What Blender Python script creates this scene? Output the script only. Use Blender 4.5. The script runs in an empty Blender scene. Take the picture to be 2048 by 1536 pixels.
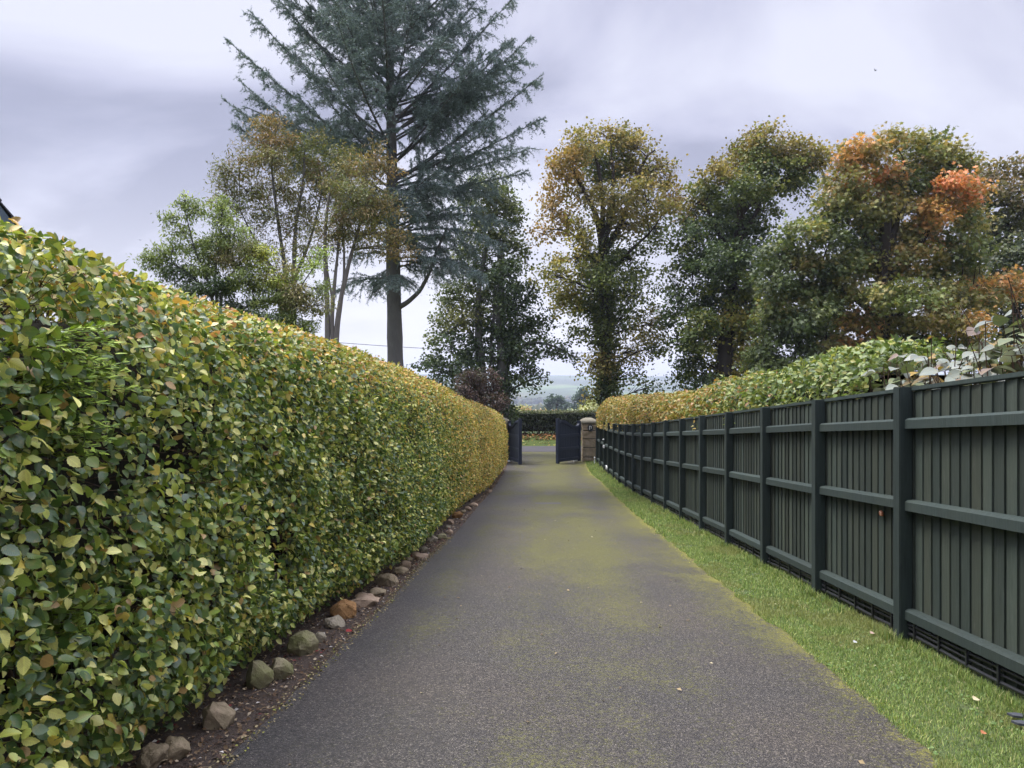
import bpy, bmesh, math, random
import numpy as np
from mathutils import Vector, Matrix
R = math.radians
rng = np.random.default_rng(7)
random.seed(7)
SC = bpy.context.scene
COL = SC.collection
# ------------------------------------------------------------------ camera, sky, sun, exposure
CAMZ = 1.58
cam_d = bpy.data.cameras.new('camera'); cam = bpy.data.objects.new('camera', cam_d); COL.objects.link(cam)
cam_d.sensor_width = 36; cam_d.lens = 36*1500/2048
cam_d.clip_start = .05; cam_d.clip_end = 20000
cam.location = (0, 0, CAMZ); cam.rotation_euler = (R(90), 0, 0)
SC.camera = cam
SUN_EL, SUN_AZ = R(66), R(-75)          # azimuth from +Y towards +X: the light comes from the left, high up
W = bpy.data.worlds.new('World'); SC.world = W; W.use_nodes = True
def world():
    nt = W.node_tree; N = nt.nodes; L = nt.links; N.clear()
    out = N.new('ShaderNodeOutputWorld'); bg = N.new('ShaderNodeBackground'); L.new(bg.outputs[0], out.inputs[0])
    bg.inputs[1].default_value = .1
    sky = N.new('ShaderNodeTexSky'); sky.sky_type = 'NISHITA'; sky.sun_disc = False
    sky.sun_elevation = SUN_EL; sky.sun_rotation = SUN_AZ
    tc = N.new('ShaderNodeTexCoord'); sep = N.new('ShaderNodeSeparateXYZ'); L.new(tc.outputs['Generated'], sep.inputs[0])
    def M(op, a, b=None, c=None):
        n = N.new('ShaderNodeMath'); n.operation = op
        for i, v in enumerate((a, b, c)):
            if v is None: continue
            if isinstance(v, (int, float)): n.inputs[i].default_value = v
            else: L.new(v, n.inputs[i])
        return n.outputs[0]
    # a flat cloud deck: the direction is projected on a plane overhead
    zz = M('ADD', M('MAXIMUM', sep.outputs[2], 0), .38)
    cx = M('DIVIDE', sep.outputs[0], zz); cy = M('DIVIDE', sep.outputs[1], zz)
    cv = N.new('ShaderNodeCombineXYZ'); L.new(cx, cv.inputs[0]); L.new(cy, cv.inputs[1])
    mp = N.new('ShaderNodeMapping'); L.new(cv.outputs[0], mp.inputs[0])
    mp.inputs['Location'].default_value = (.4, 2.3, 0); mp.inputs['Rotation'].default_value = (0, 0, R(25)); mp.inputs['Scale'].default_value = (.9, 1.5, 1)
    n1 = N.new('ShaderNodeTexNoise'); n1.inputs['Scale'].default_value = 1.15; n1.inputs['Detail'].default_value = 7; n1.inputs['Roughness'].default_value = .5; n1.inputs['Distortion'].default_value = .5
    L.new(mp.outputs[0], n1.inputs['Vector'])
    cr = N.new('ShaderNodeValToRGB'); L.new(n1.outputs[0], cr.inputs[0])
    e = cr.color_ramp.elements
    e[0].position = .42; e[0].color = (.40, .405, .53, 1)
    e[1].position = .585; e[1].color = (.8, .805, .93, 1)
    m = e.new(.49); m.color = (.585, .588, .735, 1)
    # brighter towards the horizon, and overhead as under any overcast sky
    hz = N.new('ShaderNodeMapRange'); hz.interpolation_type = 'SMOOTHSTEP'; L.new(sep.outputs[2], hz.inputs[0])
    hz.inputs[1].default_value = 0; hz.inputs[2].default_value = .3; hz.inputs[3].default_value = 1; hz.inputs[4].default_value = 0
    mh = N.new('ShaderNodeMix'); mh.data_type = 'RGBA'; L.new(M('MULTIPLY', hz.outputs[0], .8), mh.inputs[0]); L.new(cr.outputs[0], mh.inputs[6]); mh.inputs[7].default_value = (.92, .9, .98, 1)
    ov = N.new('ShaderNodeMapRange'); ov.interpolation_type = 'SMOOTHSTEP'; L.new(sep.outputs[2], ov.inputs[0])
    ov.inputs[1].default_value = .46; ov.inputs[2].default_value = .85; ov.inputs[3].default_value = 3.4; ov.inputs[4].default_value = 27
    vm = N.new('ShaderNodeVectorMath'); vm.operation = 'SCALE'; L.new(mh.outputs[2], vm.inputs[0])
    # sky weighted brighter ahead and dimmer behind the camera, to shape the light
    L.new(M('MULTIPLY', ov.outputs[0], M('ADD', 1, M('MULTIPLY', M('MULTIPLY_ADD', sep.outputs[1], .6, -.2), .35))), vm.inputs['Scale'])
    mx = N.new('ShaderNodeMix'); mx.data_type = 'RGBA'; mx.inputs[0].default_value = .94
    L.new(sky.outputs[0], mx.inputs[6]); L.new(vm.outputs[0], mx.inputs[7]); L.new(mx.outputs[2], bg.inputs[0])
world()
sl = bpy.data.lights.new('sun', 'SUN'); sl.energy = 1.5; sl.angle = R(20); sl.color = (1, .95, .87)
sun = bpy.data.objects.new('sun', sl); COL.objects.link(sun)
sd = Vector((math.sin(SUN_AZ)*math.cos(SUN_EL), math.cos(SUN_AZ)*math.cos(SUN_EL), math.sin(SUN_EL)))
sun.rotation_euler = (-sd).to_track_quat('-Z', 'Y').to_euler()
SC.view_settings.view_transform = 'Standard'; SC.view_settings.look = 'None'
SC.view_settings.exposure = 1.5; SC.view_settings.gamma = 1
SC.render.engine = 'CYCLES'
SC.cycles.max_bounces = 6; SC.cycles.diffuse_bounces = 3; SC.cycles.glossy_bounces = 2; SC.cycles.transmission_bounces = 3; SC.cycles.volume_bounces = 0
SC.cycles.use_denoising = True

# ------------------------------------------------------------------ shape of the land
def gz(Y):
    """height of the ground along the drive: it runs downhill away from the camera and levels out at the road"""
    Y = np.asarray(Y, float)
    t = np.clip(Y-18, 0, 18)
    z = -.0737*np.minimum(Y, 18) - .0737*(t - t*t/36)
    return z
def sm(a, b, x):
    t = np.clip((np.asarray(x, float)-a)/(b-a), 0, 1); return t*t*(3-2*t)
def vnoise(x, y, seed=0):
    x = np.asarray(x, float); y = np.asarray(y, float)
    def h(i, j):
        n = np.sin(i*127.1+j*311.7+seed*74.7)*43758.5453
        return n-np.floor(n)
    i = np.floor(x); j = np.floor(y); u = x-i; v = y-j; u = u*u*(3-2*u); v = v*v*(3-2*v)
    return (h(i, j)*(1-u)+h(i+1, j)*u)*(1-v)+(h(i, j+1)*(1-u)+h(i+1, j+1)*u)*v
def fbm(x, y, seed=0, o=4):
    s = 0; a = .5; f = 1
    for k in range(o):
        s = s+a*vnoise(x*f, y*f, seed+k); a *= .5; f *= 2.03
    return s
def terrain(X, Y):
    X = np.asarray(X, float); Y = np.asarray(Y, float)
    z = gz(Y)
    z = z+.5*sm(42.9, 45.5, Y)                                     # verge bank beyond the road
    far = np.interp(Y, [46, 60, 120, 260, 450, 900, 1500, 2300, 3000, 3600, 6000], [0, -.9, -5, -11.5, -20, -30, -28, 0, 36, 38, 20])
    z = z+far
    z = z+sm(300, 1600, Y)*(fbm(X/520+3, Y/520, 3)-.5)*22+sm(1500, 3000, Y)*(fbm(X/1500+9, 1.3, 5)-.47)*36
    return z
def P(px, py, Y):
    return Vector(((px-1024)/1500*Y, Y, CAMZ+(768-py)/1500*Y))
def GP(px, py):
    """the point of the ground seen at a place of the photograph"""
    lo, hi = 1.5, 60
    for _ in range(50):
        m = (lo+hi)/2
        if CAMZ+(768-py)/1500*m > float(gz(m)): lo = m
        else: hi = m
    return Vector(((px-1024)/1500*lo, lo, float(gz(lo))))

# ------------------------------------------------------------------ materials
def newmat(name):
    m = bpy.data.materials.new(name); m.use_nodes = True; nt = m.node_tree
    return m, nt, nt.nodes['Principled BSDF'], nt.nodes['Material Output']
class G:
    """short hand for nodes"""
    def __init__(s, nt): s.nt = nt; s.N = nt.nodes; s.L = nt.links
    def lk(s, v, i):
        if hasattr(v, 'is_output') or isinstance(v, bpy.types.NodeSocket): s.L.new(v, i)
        else: i.default_value = v
    def tc(s, k='Object'): return s.N.new('ShaderNodeTexCoord').outputs[k]
    def mapping(s, v, sc=(1, 1, 1), loc=(0, 0, 0), rot=(0, 0, 0)):
        n = s.N.new('ShaderNodeMapping'); s.L.new(v, n.inputs[0]); n.inputs['Scale'].default_value = sc; n.inputs['Location'].default_value = loc; n.inputs['Rotation'].default_value = rot
        return n.outputs[0]
    def noise(s, v, scale, detail=3, rough=.5, dist=0, out=0):
        n = s.N.new('ShaderNodeTexNoise'); s.L.new(v, n.inputs['Vector']); n.inputs['Scale'].default_value = scale; n.inputs['Detail'].default_value = detail; n.inputs['Roughness'].default_value = rough; n.inputs['Distortion'].default_value = dist
        return n.outputs[out]
    def vor(s, v, scale, out='Distance', rnd=1):
        n = s.N.new('ShaderNodeTexVoronoi'); s.L.new(v, n.inputs['Vector']); n.inputs['Scale'].default_value = scale; n.inputs['Randomness'].default_value = rnd
        return n.outputs[out]
    def ramp(s, v, stops):
        n = s.N.new('ShaderNodeValToRGB'); s.L.new(v, n.inputs[0]); e = n.color_ramp.elements
        for i, (p, c) in enumerate(stops):
            if not hasattr(c, '__len__'): c = (c, c, c)
            el = e[i] if i < 2 else e.new(p)
            el.position = p; el.color = (*c, 1)
        return n.outputs[0]
    def mix(s, f, a, b, t='MIX'):
        n = s.N.new('ShaderNodeMix'); n.data_type = 'RGBA'; n.blend_type = t
        s.lk(f, n.inputs[0])
        for v, i in ((a, 6), (b, 7)):
            if isinstance(v, tuple): v = (*v, 1) if len(v) == 3 else v
            s.lk(v, n.inputs[i])
        return n.outputs[2]
    def m(s, op, a, b=0, c=0, clamp=False):
        n = s.N.new('ShaderNodeMath'); n.operation = op; n.use_clamp = clamp
        for v, i in ((a, 0), (b, 1), (c, 2)): s.lk(v, n.inputs[i])
        return n.outputs[0]
    def bump(s, h, st, dist, bsdf):
        n = s.N.new('ShaderNodeBump'); s.L.new(h, n.inputs['Height']); n.inputs['Strength'].default_value = st; n.inputs['Distance'].default_value = dist
        s.L.new(n.outputs[0], bsdf.inputs['Normal']); return n
def leaf_mat(name, rough=.5, trans=.3, spec=.4, veins=False, blotch=0):
    m, nt, b, out = newmat(name); g = G(nt)
    a = g.N.new('ShaderNodeAttribute'); a.attribute_name = 'tint'
    c = a.outputs['Color']
    if veins or blotch:
        uv = g.tc('UV'); sp = g.N.new('ShaderNodeSeparateXYZ'); g.L.new(uv, sp.inputs[0])
    if blotch:
        c = g.mix(g.m('MULTIPLY', g.ramp(g.noise(g.tc('Object'), 34, 3, .6), [(.52, 0), (.66, 1)]), blotch), c, (.3, .21, .055))
    if veins:
        au = g.m('ABSOLUTE', g.m('SUBTRACT', sp.outputs[0], .5))
        ph = g.m('SUBTRACT', g.m('MULTIPLY', sp.outputs[1], 8), g.m('MULTIPLY', au, 7))
        w = g.m('SINE', g.m('MULTIPLY', ph, 6.283))
        rib = g.m('ADD', g.m('MULTIPLY', w, .5), .5)
        mid = g.m('LESS_THAN', au, .035)
        c = g.mix(g.m('MULTIPLY', g.m('MAXIMUM', g.m('POWER', rib, 5), mid), .22), c, g.mix(1, c, (1.7, 1.7, 1.4), 'MULTIPLY'))
        g.bump(rib, .22, .003, b)
    g.L.new(c, b.inputs['Base Color']); b.inputs['Roughness'].default_value = rough; b.inputs['Specular IOR Level'].default_value = spec
    t = g.N.new('ShaderNodeBsdfTranslucent'); g.L.new(g.mix(1, c, (1.15, 1.2, .7), 'MULTIPLY'), t.inputs[0])
    ms = g.N.new('ShaderNodeMixShader'); ms.inputs[0].default_value = trans
    g.L.new(b.outputs[0], ms.inputs[1]); g.L.new(t.outputs[0], ms.inputs[2]); g.L.new(ms.outputs[0], out.inputs[0])
    return m
def bark_mat(name, c1, c2, scale=6, st=.6):
    m, nt, b, out = newmat(name); g = G(nt); v = g.tc('Object')
    n = g.noise(g.mapping(v, (1, 1, .25)), scale*3, 5, .65)
    n2 = g.noise(v, scale*.6, 3)
    g.L.new(g.mix(g.ramp(n2, [(.35, 0), (.7, 1)]), g.mix(n, c1, c2), g.mix(n, c2, tuple(x*1.25 for x in c1))), b.inputs['Base Color'])
    b.inputs['Roughness'].default_value = .9; b.inputs['Specular IOR Level'].default_value = .15
    g.bump(n, st, .03, b); return m
def flat_mat(name, c, rough=.6, spec=.4, var=.2, scale=8, metal=0, bump=.15):
    m, nt, b, out = newmat(name); g = G(nt); v = g.tc('Object')
    n = g.noise(v, scale, 4, .6)
    g.L.new(g.mix(n, tuple(x*(1-var) for x in c), tuple(min(1, x*(1+var)) for x in c)), b.inputs['Base Color'])
    b.inputs['Roughness'].default_value = rough; b.inputs['Specular IOR Level'].default_value = spec; b.inputs['Metallic'].default_value = metal
    if bump: g.bump(g.noise(v, scale*6, 3), bump, .01, b)
    return m
M = {}
M['hedge_leaf'] = leaf_mat('hedge_leaf', .34, .28, .5, True, .28)
M['hedge_leaf_plain'] = leaf_mat('hedge_leaf_plain', .42, .28, .35, False, .15)
M['tree_leaf'] = leaf_mat('tree_leaf', .5, .3, .35)
M['big_leaf'] = leaf_mat('big_leaf', .5, .2, .4, True, .3)
M['needle'] = leaf_mat('needle', .6, .12, .25)
M['grass_blade'] = leaf_mat('grass_blade', .5, .3, .3)
M['litter'] = leaf_mat('litter', .8, .1, .2)
M['bark_grey'] = bark_mat('bark_grey', (.175, .17, .16), (.045, .044, .042), 5, 1.0)
M['bark_dark'] = bark_mat('bark_dark', (.06, .05, .04), (.025, .02, .016), 6)
M['bark_pale'] = bark_mat('bark_pale', (.2, .185, .165), (.1, .09, .08), 9)
M['twig'] = bark_mat('twig', (.085, .055, .035), (.035, .025, .018), 12)
M['hedge_core'] = bark_mat('hedge_core', (.02, .018, .012), (.009, .009, .006), 8, .9)  # near-black tone puts shade into the hedge gaps; also fills pillar joints
def fence_mat(name, c, weather):
    m, nt, b, out = newmat(name); g = G(nt); v = g.tc('Object')
    a = g.N.new('ShaderNodeAttribute'); a.attribute_name = 'tint'
    gr = g.noise(g.mapping(v, (7, 7, .55)), 9, 6, .65)
    bl = g.noise(g.mapping(v, (1, 1, .45)), 3.2, 4, .6)
    kn = g.ramp(g.vor(g.mapping(v, (1, 1, .38)), 5.5), [(.03, 1), (.085, 0)])
    col = g.mix(gr, tuple(x*.5 for x in c), tuple(x*1.55 for x in c))
    col = g.mix(g.m('MULTIPLY', g.ramp(bl, [(.42, 0), (.72, 1)]), weather), col, (.052, .06, .043))
    col = g.mix(g.m('MULTIPLY', kn, weather*.8), col, (.085, .082, .062))
    worn = g.ramp(g.noise(g.mapping(v, (5, 5, .8)), 7, 5, .7), [(.58, 0), (.76, 1)])
    col = g.mix(g.m('MULTIPLY', worn, weather*.75), col, (.12, .125, .105))
    col = g.mix(1, col, a.outputs['Color'], 'MULTIPLY')
    g.L.new(col, b.inputs['Base Color']); b.inputs['Roughness'].default_value = .75; b.inputs['Specular IOR Level'].default_value = .2
    g.bump(gr, .35, .006, b); return m
M['board'] = fence_mat('board', (.037, .047, .037), .5)
M['rail'] = fence_mat('rail', (.033, .046, .041), .25)
M['post'] = fence_mat('post', (.027, .038, .034), .2)
M['navy'] = flat_mat('navy', (.013, .019, .036), .5, .4, .18, 3)
M['white'] = flat_mat('white', (.7, .71, .7), .5, .4, .08)
M['black_pipe'] = flat_mat('black_pipe', (.018, .019, .021), .42, .45, .25)
M['plaque'] = flat_mat('plaque', (.03, .034, .034), .35, .5)
M['pale_mark'] = flat_mat('pale_mark', (.62, .63, .6), .5)
M['slate'] = flat_mat('slate', (.06, .065, .075), .6, .4, .25)
M['cable'] = flat_mat('cable', (.05, .05, .055), .6)
M['bird'] = flat_mat('bird', (.04, .04, .045), .7)
M['bargeboard'] = flat_mat('bargeboard', (.075, .105, .135), .5, .4, .2)
M['roof_tile'] = flat_mat('roof_tile', (.045, .045, .055), .8, .3, .35, 10)
M['render_wall'] = flat_mat('render_wall', (.45, .42, .37), .9, .2, .12)
M['snail'] = flat_mat('snail', (.28, .1, .04), .35, .5, .4, 60)
M['snail_band'] = flat_mat('snail_band', (.5, .3, .2), .35, .5, .3, 60)
M['glass'] = flat_mat('glass', (.02, .03, .04), .1, .6)
def stone_mat(name, c1, c2, moss, mc=(.1, .105, .035)):
    m, nt, b, out = newmat(name); g = G(nt); v = g.tc('Object')
    n = g.noise(v, 9, 5, .65); n2 = g.noise(v, 45, 4, .7)
    col = g.mix(n, c1, c2); col = g.mix(.4, col, g.ramp(n2, [(.25, .35), (.75, 1)]), 'MULTIPLY')
    geo = g.N.new('ShaderNodeNewGeometry'); s = g.N.new('ShaderNodeSeparateXYZ'); g.L.new(geo.outputs['Normal'], s.inputs[0])
    up = g.m('MULTIPLY', g.m('ADD', s.outputs[2], .75, clamp=True), g.ramp(g.noise(v, 6.5, 4, .6), [(.35, 0), (.6, 1)]))
    col = g.mix(g.m('MULTIPLY', up, moss, clamp=True), col, mc)
    g.L.new(col, b.inputs['Base Color']); b.inputs['Roughness'].default_value = .85; b.inputs['Specular IOR Level'].default_value = .25
    g.bump(g.m('ADD', n, g.m('MULTIPLY', n2, .5)), .7, .02, b); return m
M['stone_tan'] = stone_mat('stone_tan', (.38, .3, .19), (.22, .17, .11), .3)
M['stone_orange'] = stone_mat('stone_orange', (.4, .22, .08), (.24, .13, .055), .1)
M['stone_green'] = stone_mat('stone_green', (.3, .26, .15), (.18, .16, .095), .85, (.14, .145, .05))
M['stone_pink'] = stone_mat('stone_pink', (.46, .34, .23), (.3, .22, .15), .1)
M['stone_grey'] = stone_mat('stone_grey', (.36, .31, .225), (.21, .18, .13), .3)
M['pillar_stone'] = stone_mat('pillar_stone', (.42, .33, .21), (.24, .19, .125), .3, (.12, .115, .08))
M['pillar_cap'] = stone_mat('pillar_cap', (.36, .33, .25), (.24, .22, .16), .45, (.2, .19, .13))
def drive_mat():
    m, nt, b, out = newmat('tarmac'); g = G(nt); v = g.tc('Object'); uv = g.tc('UV')
    sp = g.N.new('ShaderNodeSeparateXYZ'); g.L.new(uv, sp.inputs[0]); U, V = sp.outputs[0], sp.outputs[1]   # U across 0..1, V metres along
    chips = g.vor(v, 135, 'Color'); sc = g.N.new('ShaderNodeSeparateXYZ'); g.L.new(chips, sc.inputs[0])
    cd = g.vor(v, 135)
    base = g.ramp(sc.outputs[0], [(.0, (.032, .0285, .023)), (.45, (.056, .05, .0405)), (.8, (.092, .083, .067)), (1, (.19, .172, .14))])
    gr = g.ramp(g.noise(v, 42, 4, .75), [(.3, .45), (.7, 1.5)]); base = g.mix(1, base, gr, 'MULTIPLY')
    base = g.mix(.7, base, g.ramp(g.vor(v, 62), [(.12, 1.55), (.5, .7)]), 'MULTIPLY')
    big = g.noise(v, .8, 4, .6)
    base = g.mix(g.ramp(big, [(.4, 0), (.65, 1)]), base, g.mix(1, base, (1.28, 1.2, 1.12), 'MULTIPLY'))
    base = g.mix(g.ramp(cd, [(.25, 0), (.6, .55)]), base, (.016, .016, .017))
    # moss: between and beside the wheel tracks, along the lawn edge, more of it further down
    n1 = g.noise(g.mapping(v, (1, .55, 1)), 1.15, 5, .6, .4); n2 = g.noise(v, 11, 4, .7); n3 = g.noise(v, 85, 3, .7); n4 = g.noise(v, 28, 3, .7)
    far = g.ramp(g.m('DIVIDE', V, 40), [(.08, .08), (.17, .5), (.26, .85), (.5, .85), (.8, 1)])
    mid = g.m('SUBTRACT', 1, g.m('MULTIPLY', g.m('ABSOLUTE', g.m('SUBTRACT', U, .60)), 1.5), clamp=True)
    edge = g.m('MULTIPLY', g.ramp(U, [(.84, 0), (.96, .3), (1, .75)]), g.ramp(g.noise(v, 2.2, 4, .7), [(.3, .35), (.65, 1)]))
    led = g.ramp(U, [(0, .55), (.06, .25), (.13, 0)])
    near_patch = g.m('MULTIPLY', g.ramp(g.m('DIVIDE', V, 10), [(.33, 1), (.5, .0)]), g.m('SUBTRACT', 1, g.m('MULTIPLY', g.m('ABSOLUTE', g.m('SUBTRACT', U, .44)), 3.6), clamp=True))
    k = g.m('ADD', g.m('MULTIPLY', far, g.m('ADD', .45, g.m('MULTIPLY', mid, .65))), g.m('ADD', edge, g.m('MULTIPLY', near_patch, .42)))
    k = g.m('SUBTRACT', k, g.m('MULTIPLY', led, .9))
    k = g.m('ADD', k, g.m('MULTIPLY', g.m('SUBTRACT', n1, .5), 1.9))
    k = g.m('ADD', k, g.m('MULTIPLY', g.m('SUBTRACT', n2, .5), .7))
    k = g.m('ADD', k, g.m('MULTIPLY', g.m('SUBTRACT', n3, .5), 2.6)); k = g.m('ADD', k, g.m('MULTIPLY', g.m('SUBTRACT', n4, .5), 2.0))
    trk = g.m('ADD', g.ramp(g.m('ABSOLUTE', g.m('SUBTRACT', U, .27)), [(.03, 1), (.13, 0)]), g.ramp(g.m('ABSOLUTE', g.m('SUBTRACT', U, .80)), [(.03, 1), (.12, 0)]))
    k = g.m('SUBTRACT', k, g.m('MULTIPLY', trk, .22))
    base = g.mix(g.m('MULTIPLY', trk, .3), base, g.mix(1, base, (1.3, 1.26, 1.2), 'MULTIPLY'))
    mk = g.ramp(k, [(.34, 0), (1.2, .8)])
    mcol = g.mix(n3, (.06, .062, .022), (.17, .165, .045))
    mcol = g.mix(edge, mcol, (.26, .25, .035))
    col = g.mix(mk, base, mcol)
    g.L.new(col, b.inputs['Base Color'])
    g.L.new(g.ramp(mk, [(0, .62), (.7, .95)]), b.inputs['Roughness']); b.inputs['Specular IOR Level'].default_value = .35
    h = g.m('ADD', g.m('MULTIPLY', g.m('SUBTRACT', 1, cd), 1), g.m('MULTIPLY', n3, .6))
    g.bump(h, .8, .012, b); return m
M['tarmac'] = drive_mat()
def road_mat():
    m, nt, b, out = newmat('road_tarmac'); g = G(nt); v = g.tc('Object')
    n = g.noise(g.mapping(v, (.3, 1.5, 1)), 1.3, 4); s = g.noise(v, 60, 3)
    g.L.new(g.mix(s, g.mix(n, (.045, .043, .046), (.065, .062, .063)), g.mix(n, (.065, .062, .066), (.1, .096, .097))), b.inputs['Base Color'])
    b.inputs['Roughness'].default_value = .95; b.inputs['Specular IOR Level'].default_value = .1; return m
M['road_tarmac'] = road_mat()
def soil_mat():
    m, nt, b, out = newmat('soil'); g = G(nt); v = g.tc('Object')
    n = g.noise(v, 7, 5, .65); s = g.noise(v, 70, 4, .7)
    col = g.mix(n, (.033, .022, .014), (.075, .052, .033)); col = g.mix(g.ramp(s, [(.55, 0), (.75, .6)]), col, (.13, .1, .07))
    g.L.new(col, b.inputs['Base Color']); b.inputs['Roughness'].default_value = .95
    g.bump(g.m('ADD', n, s), .9, .03, b); return m
M['soil'] = soil_mat()
def lawn_mat():
    m, nt, b, out = newmat('turf'); g = G(nt); v = g.tc('Object')
    n = g.noise(v, 3, 5, .65); s = g.noise(v, 55, 4, .7)
    col = g.mix(n, (.045, .075, .016), (.10, .135, .03)); col = g.mix(g.ramp(s, [(.35, .7), (.6, 0)]), col, (.03, .035, .012))
    g.L.new(col, b.inputs['Base Color']); b.inputs['Roughness'].default_value = .9
    g.bump(s, .8, .02, b); return m
M['turf'] = lawn_mat()
def land_mat():
    m, nt, b, out = newmat('land'); g = G(nt); v = g.tc('Object')
    cell = g.vor(g.mapping(v, (.0032, .0068, 0), rot=(0, 0, .35)), 1, 'Color'); sp = g.N.new('ShaderNodeSeparateXYZ'); g.L.new(cell, sp.inputs[0])
    fld = g.ramp(sp.outputs[0], [(0, (.03, .045, .02)), (.4, (.035, .05, .022)), (.45, (.12, .19, .05)), (.62, (.14, .22, .06)), (.66, (.2, .17, .09)), (.8, (.05, .06, .03))])
    wood = g.ramp(g.noise(g.mapping(v, (.004, .012, 0)), 1, 4, .6), [(.45, 0), (.55, 1)])
    col = g.mix(wood, fld, (.03, .042, .022))
    col = g.mix(.35, col, g.mix(g.noise(v, .6, 5), (.03, .05, .012), (.11, .15, .05)))
    n = g.noise(v, 4, 5, .6)
    near = g.mix(n, (.03, .04, .012), (.085, .115, .03))
    sy = g.N.new('ShaderNodeSeparateXYZ'); g.L.new(v, sy.inputs[0])
    col = g.mix(g.ramp(g.m('DIVIDE', sy.outputs[1], 400), [(.2, 0), (.5, 1)]), near, col)
    g.L.new(col, b.inputs['Base Color']); b.inputs['Roughness'].default_value = .95; b.inputs['Specular IOR Level'].default_value = .1
    return m
M['land'] = land_mat()

# ------------------------------------------------------------------ object helpers
def tag(o, label=None, cat=None, group=None, kind=None):
    if label: o['label'] = label
    if cat: o['category'] = cat
    if group: o['group'] = group
    if kind: o['kind'] = kind
    return o
def thing(name, label, cat, loc=(0, 0, 0), group=None):
    o = bpy.data.objects.new(name, None); COL.objects.link(o); o.location = loc; o.empty_display_size = .1
    return tag(o, label, cat, group)
def link(name, me, mat, parent=None):
    o = bpy.data.objects.new(name, me); COL.objects.link(o)
    if mat is not None and not me.materials: me.materials.append(mat)
    if parent is not None:
        o.parent = parent; o.matrix_parent_inverse = Matrix.Translation(parent.location).inverted()   # parts are built in world coordinates
    return o
def np_mesh(name, V, F, tint=None, uv=None, smooth=False):
    """V (n,3), F (m,k) with k 3 or 4; tint per face (m,3); uv per vertex (n,2)"""
    me = bpy.data.meshes.new(name); V = np.ascontiguousarray(V, np.float32); F = np.ascontiguousarray(F, np.int32)
    n, (mf, k) = len(V), F.shape
    me.vertices.add(n); me.vertices.foreach_set('co', V.ravel())
    me.loops.add(mf*k); me.loops.foreach_set('vertex_index', F.ravel())
    me.polygons.add(mf); me.polygons.foreach_set('loop_start', np.arange(0, mf*k, k, dtype=np.int32))
    if smooth: me.polygons.foreach_set('use_smooth', np.ones(mf, bool))
    if tint is not None:
        a = me.attributes.new('tint', 'FLOAT_COLOR', 'FACE'); c = np.ones((mf, 4), np.float32); c[:, :3] = tint; a.data.foreach_set('color', c.ravel())
    if uv is not None:
        u = me.uv_layers.new(name='UVMap'); u.data.foreach_set('uv', np.ascontiguousarray(uv[F.ravel()], np.float32).ravel())
    me.update(calc_edges=True); return me
class Acc:
    def __init__(s): s.V = []; s.F = []; s.T = []; s.n = 0
    def add(s, V, F, T=None):
        s.V.append(np.asarray(V, float)); s.F.append(np.asarray(F)+s.n); s.n += len(V)
        if T is not None: s.T.append(T)
    def build(s, name, mat, parent=None, smooth=False):
        me = np_mesh(name, np.concatenate(s.V), np.concatenate(s.F), np.concatenate(s.T) if s.T else None, None, smooth)
        return link(name, me, mat, parent)
def nrm(v): return v/np.maximum(np.linalg.norm(v, axis=-1, keepdims=True), 1e-9)
def tubes(pts, rad, S=5):
    """pts (n,K,3), rad (n,K) -> verts, quad faces"""
    pts = np.asarray(pts, float); rad = np.asarray(rad, float); n, K, _ = pts.shape
    t = nrm(np.gradient(pts, axis=1))
    ref = np.zeros_like(t); ref[..., 2] = 1
    vert = np.abs(t[..., 2]).mean(axis=1) > .8; ref[vert] = (1, 0, 0)
    u = nrm(np.cross(t, ref)); v = np.cross(t, u)
    a = np.arange(S)*2*math.pi/S
    ring = pts[:, :, None, :]+rad[:, :, None, None]*(np.cos(a)[None, None, :, None]*u[:, :, None, :]+np.sin(a)[None, None, :, None]*v[:, :, None, :])
    V = ring.reshape(-1, 3)
    i = np.arange(n)[:, None, None]*K*S; k = np.arange(K-1)[None, :, None]*S; s = np.arange(S)[None, None, :]; s2 = (s+1) % S
    F = np.stack([i+k+s, i+k+s2, i+k+S+s2, i+k+S+s], -1).reshape(-1, 4)
    return V, F
def bez(p0, p1, p2, K):
    t = np.linspace(0, 1, K)[None, :, None]
    return (1-t)**2*p0[:, None]+2*t*(1-t)*p1[:, None]+t*t*p2[:, None]
# leaf templates: x across, y along the midrib, z up
def leaf_template(stations, fold=.25, droop=.15, serr=0):
    V = []; UV = []
    for i, (y, w) in enumerate(stations):
        ww = w*(1+(serr if i % 2 else -serr)); z = -droop*y*y
        V += [(-ww, y, z+fold*ww), (0, y, z), (ww, y, z+fold*ww)]
        UV += [(.5-ww, y), (.5, y), (.5+ww, y)]
    F = []
    for i in range(len(stations)-1):
        a = i*3
        F += [(a, a+1, a+4, a+3), (a+1, a+2, a+5, a+4)]
    return np.array(V, float), np.array(F), np.array(UV, float)
def prof(y): return .34*math.sin(math.pi*min(1, y)**.82)**.75
T_FINE = leaf_template([(0, .01)]+[(y, prof(y)) for y in (.08, .16, .26, .36, .46, .56, .66, .76, .85, .93)]+[(1, .012)], .3, .18, .06)
T_FINES = [leaf_template([(0, .01)]+[(y, prof(y)*k) for y in (.08, .16, .26, .36, .46, .56, .66, .76, .85, .93)]+[(1, .012)], f, dr, .07) for f, dr, k in ((.2, .1, 1.1), (.45, .3, .95), (.75, .15, 1), (.3, .5, .9), (.1, -.15, 1.05))]
T_MIDS = [leaf_template([(0, .01), (.2, prof(.2)*k), (.5, prof(.5)*k), (.8, prof(.8)*k), (1, .02)], f, dr) for f, dr, k in ((.2, .15, 1.1), (.5, .35, .95), (.8, .1, 1), (.1, -.1, 1))]
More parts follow.
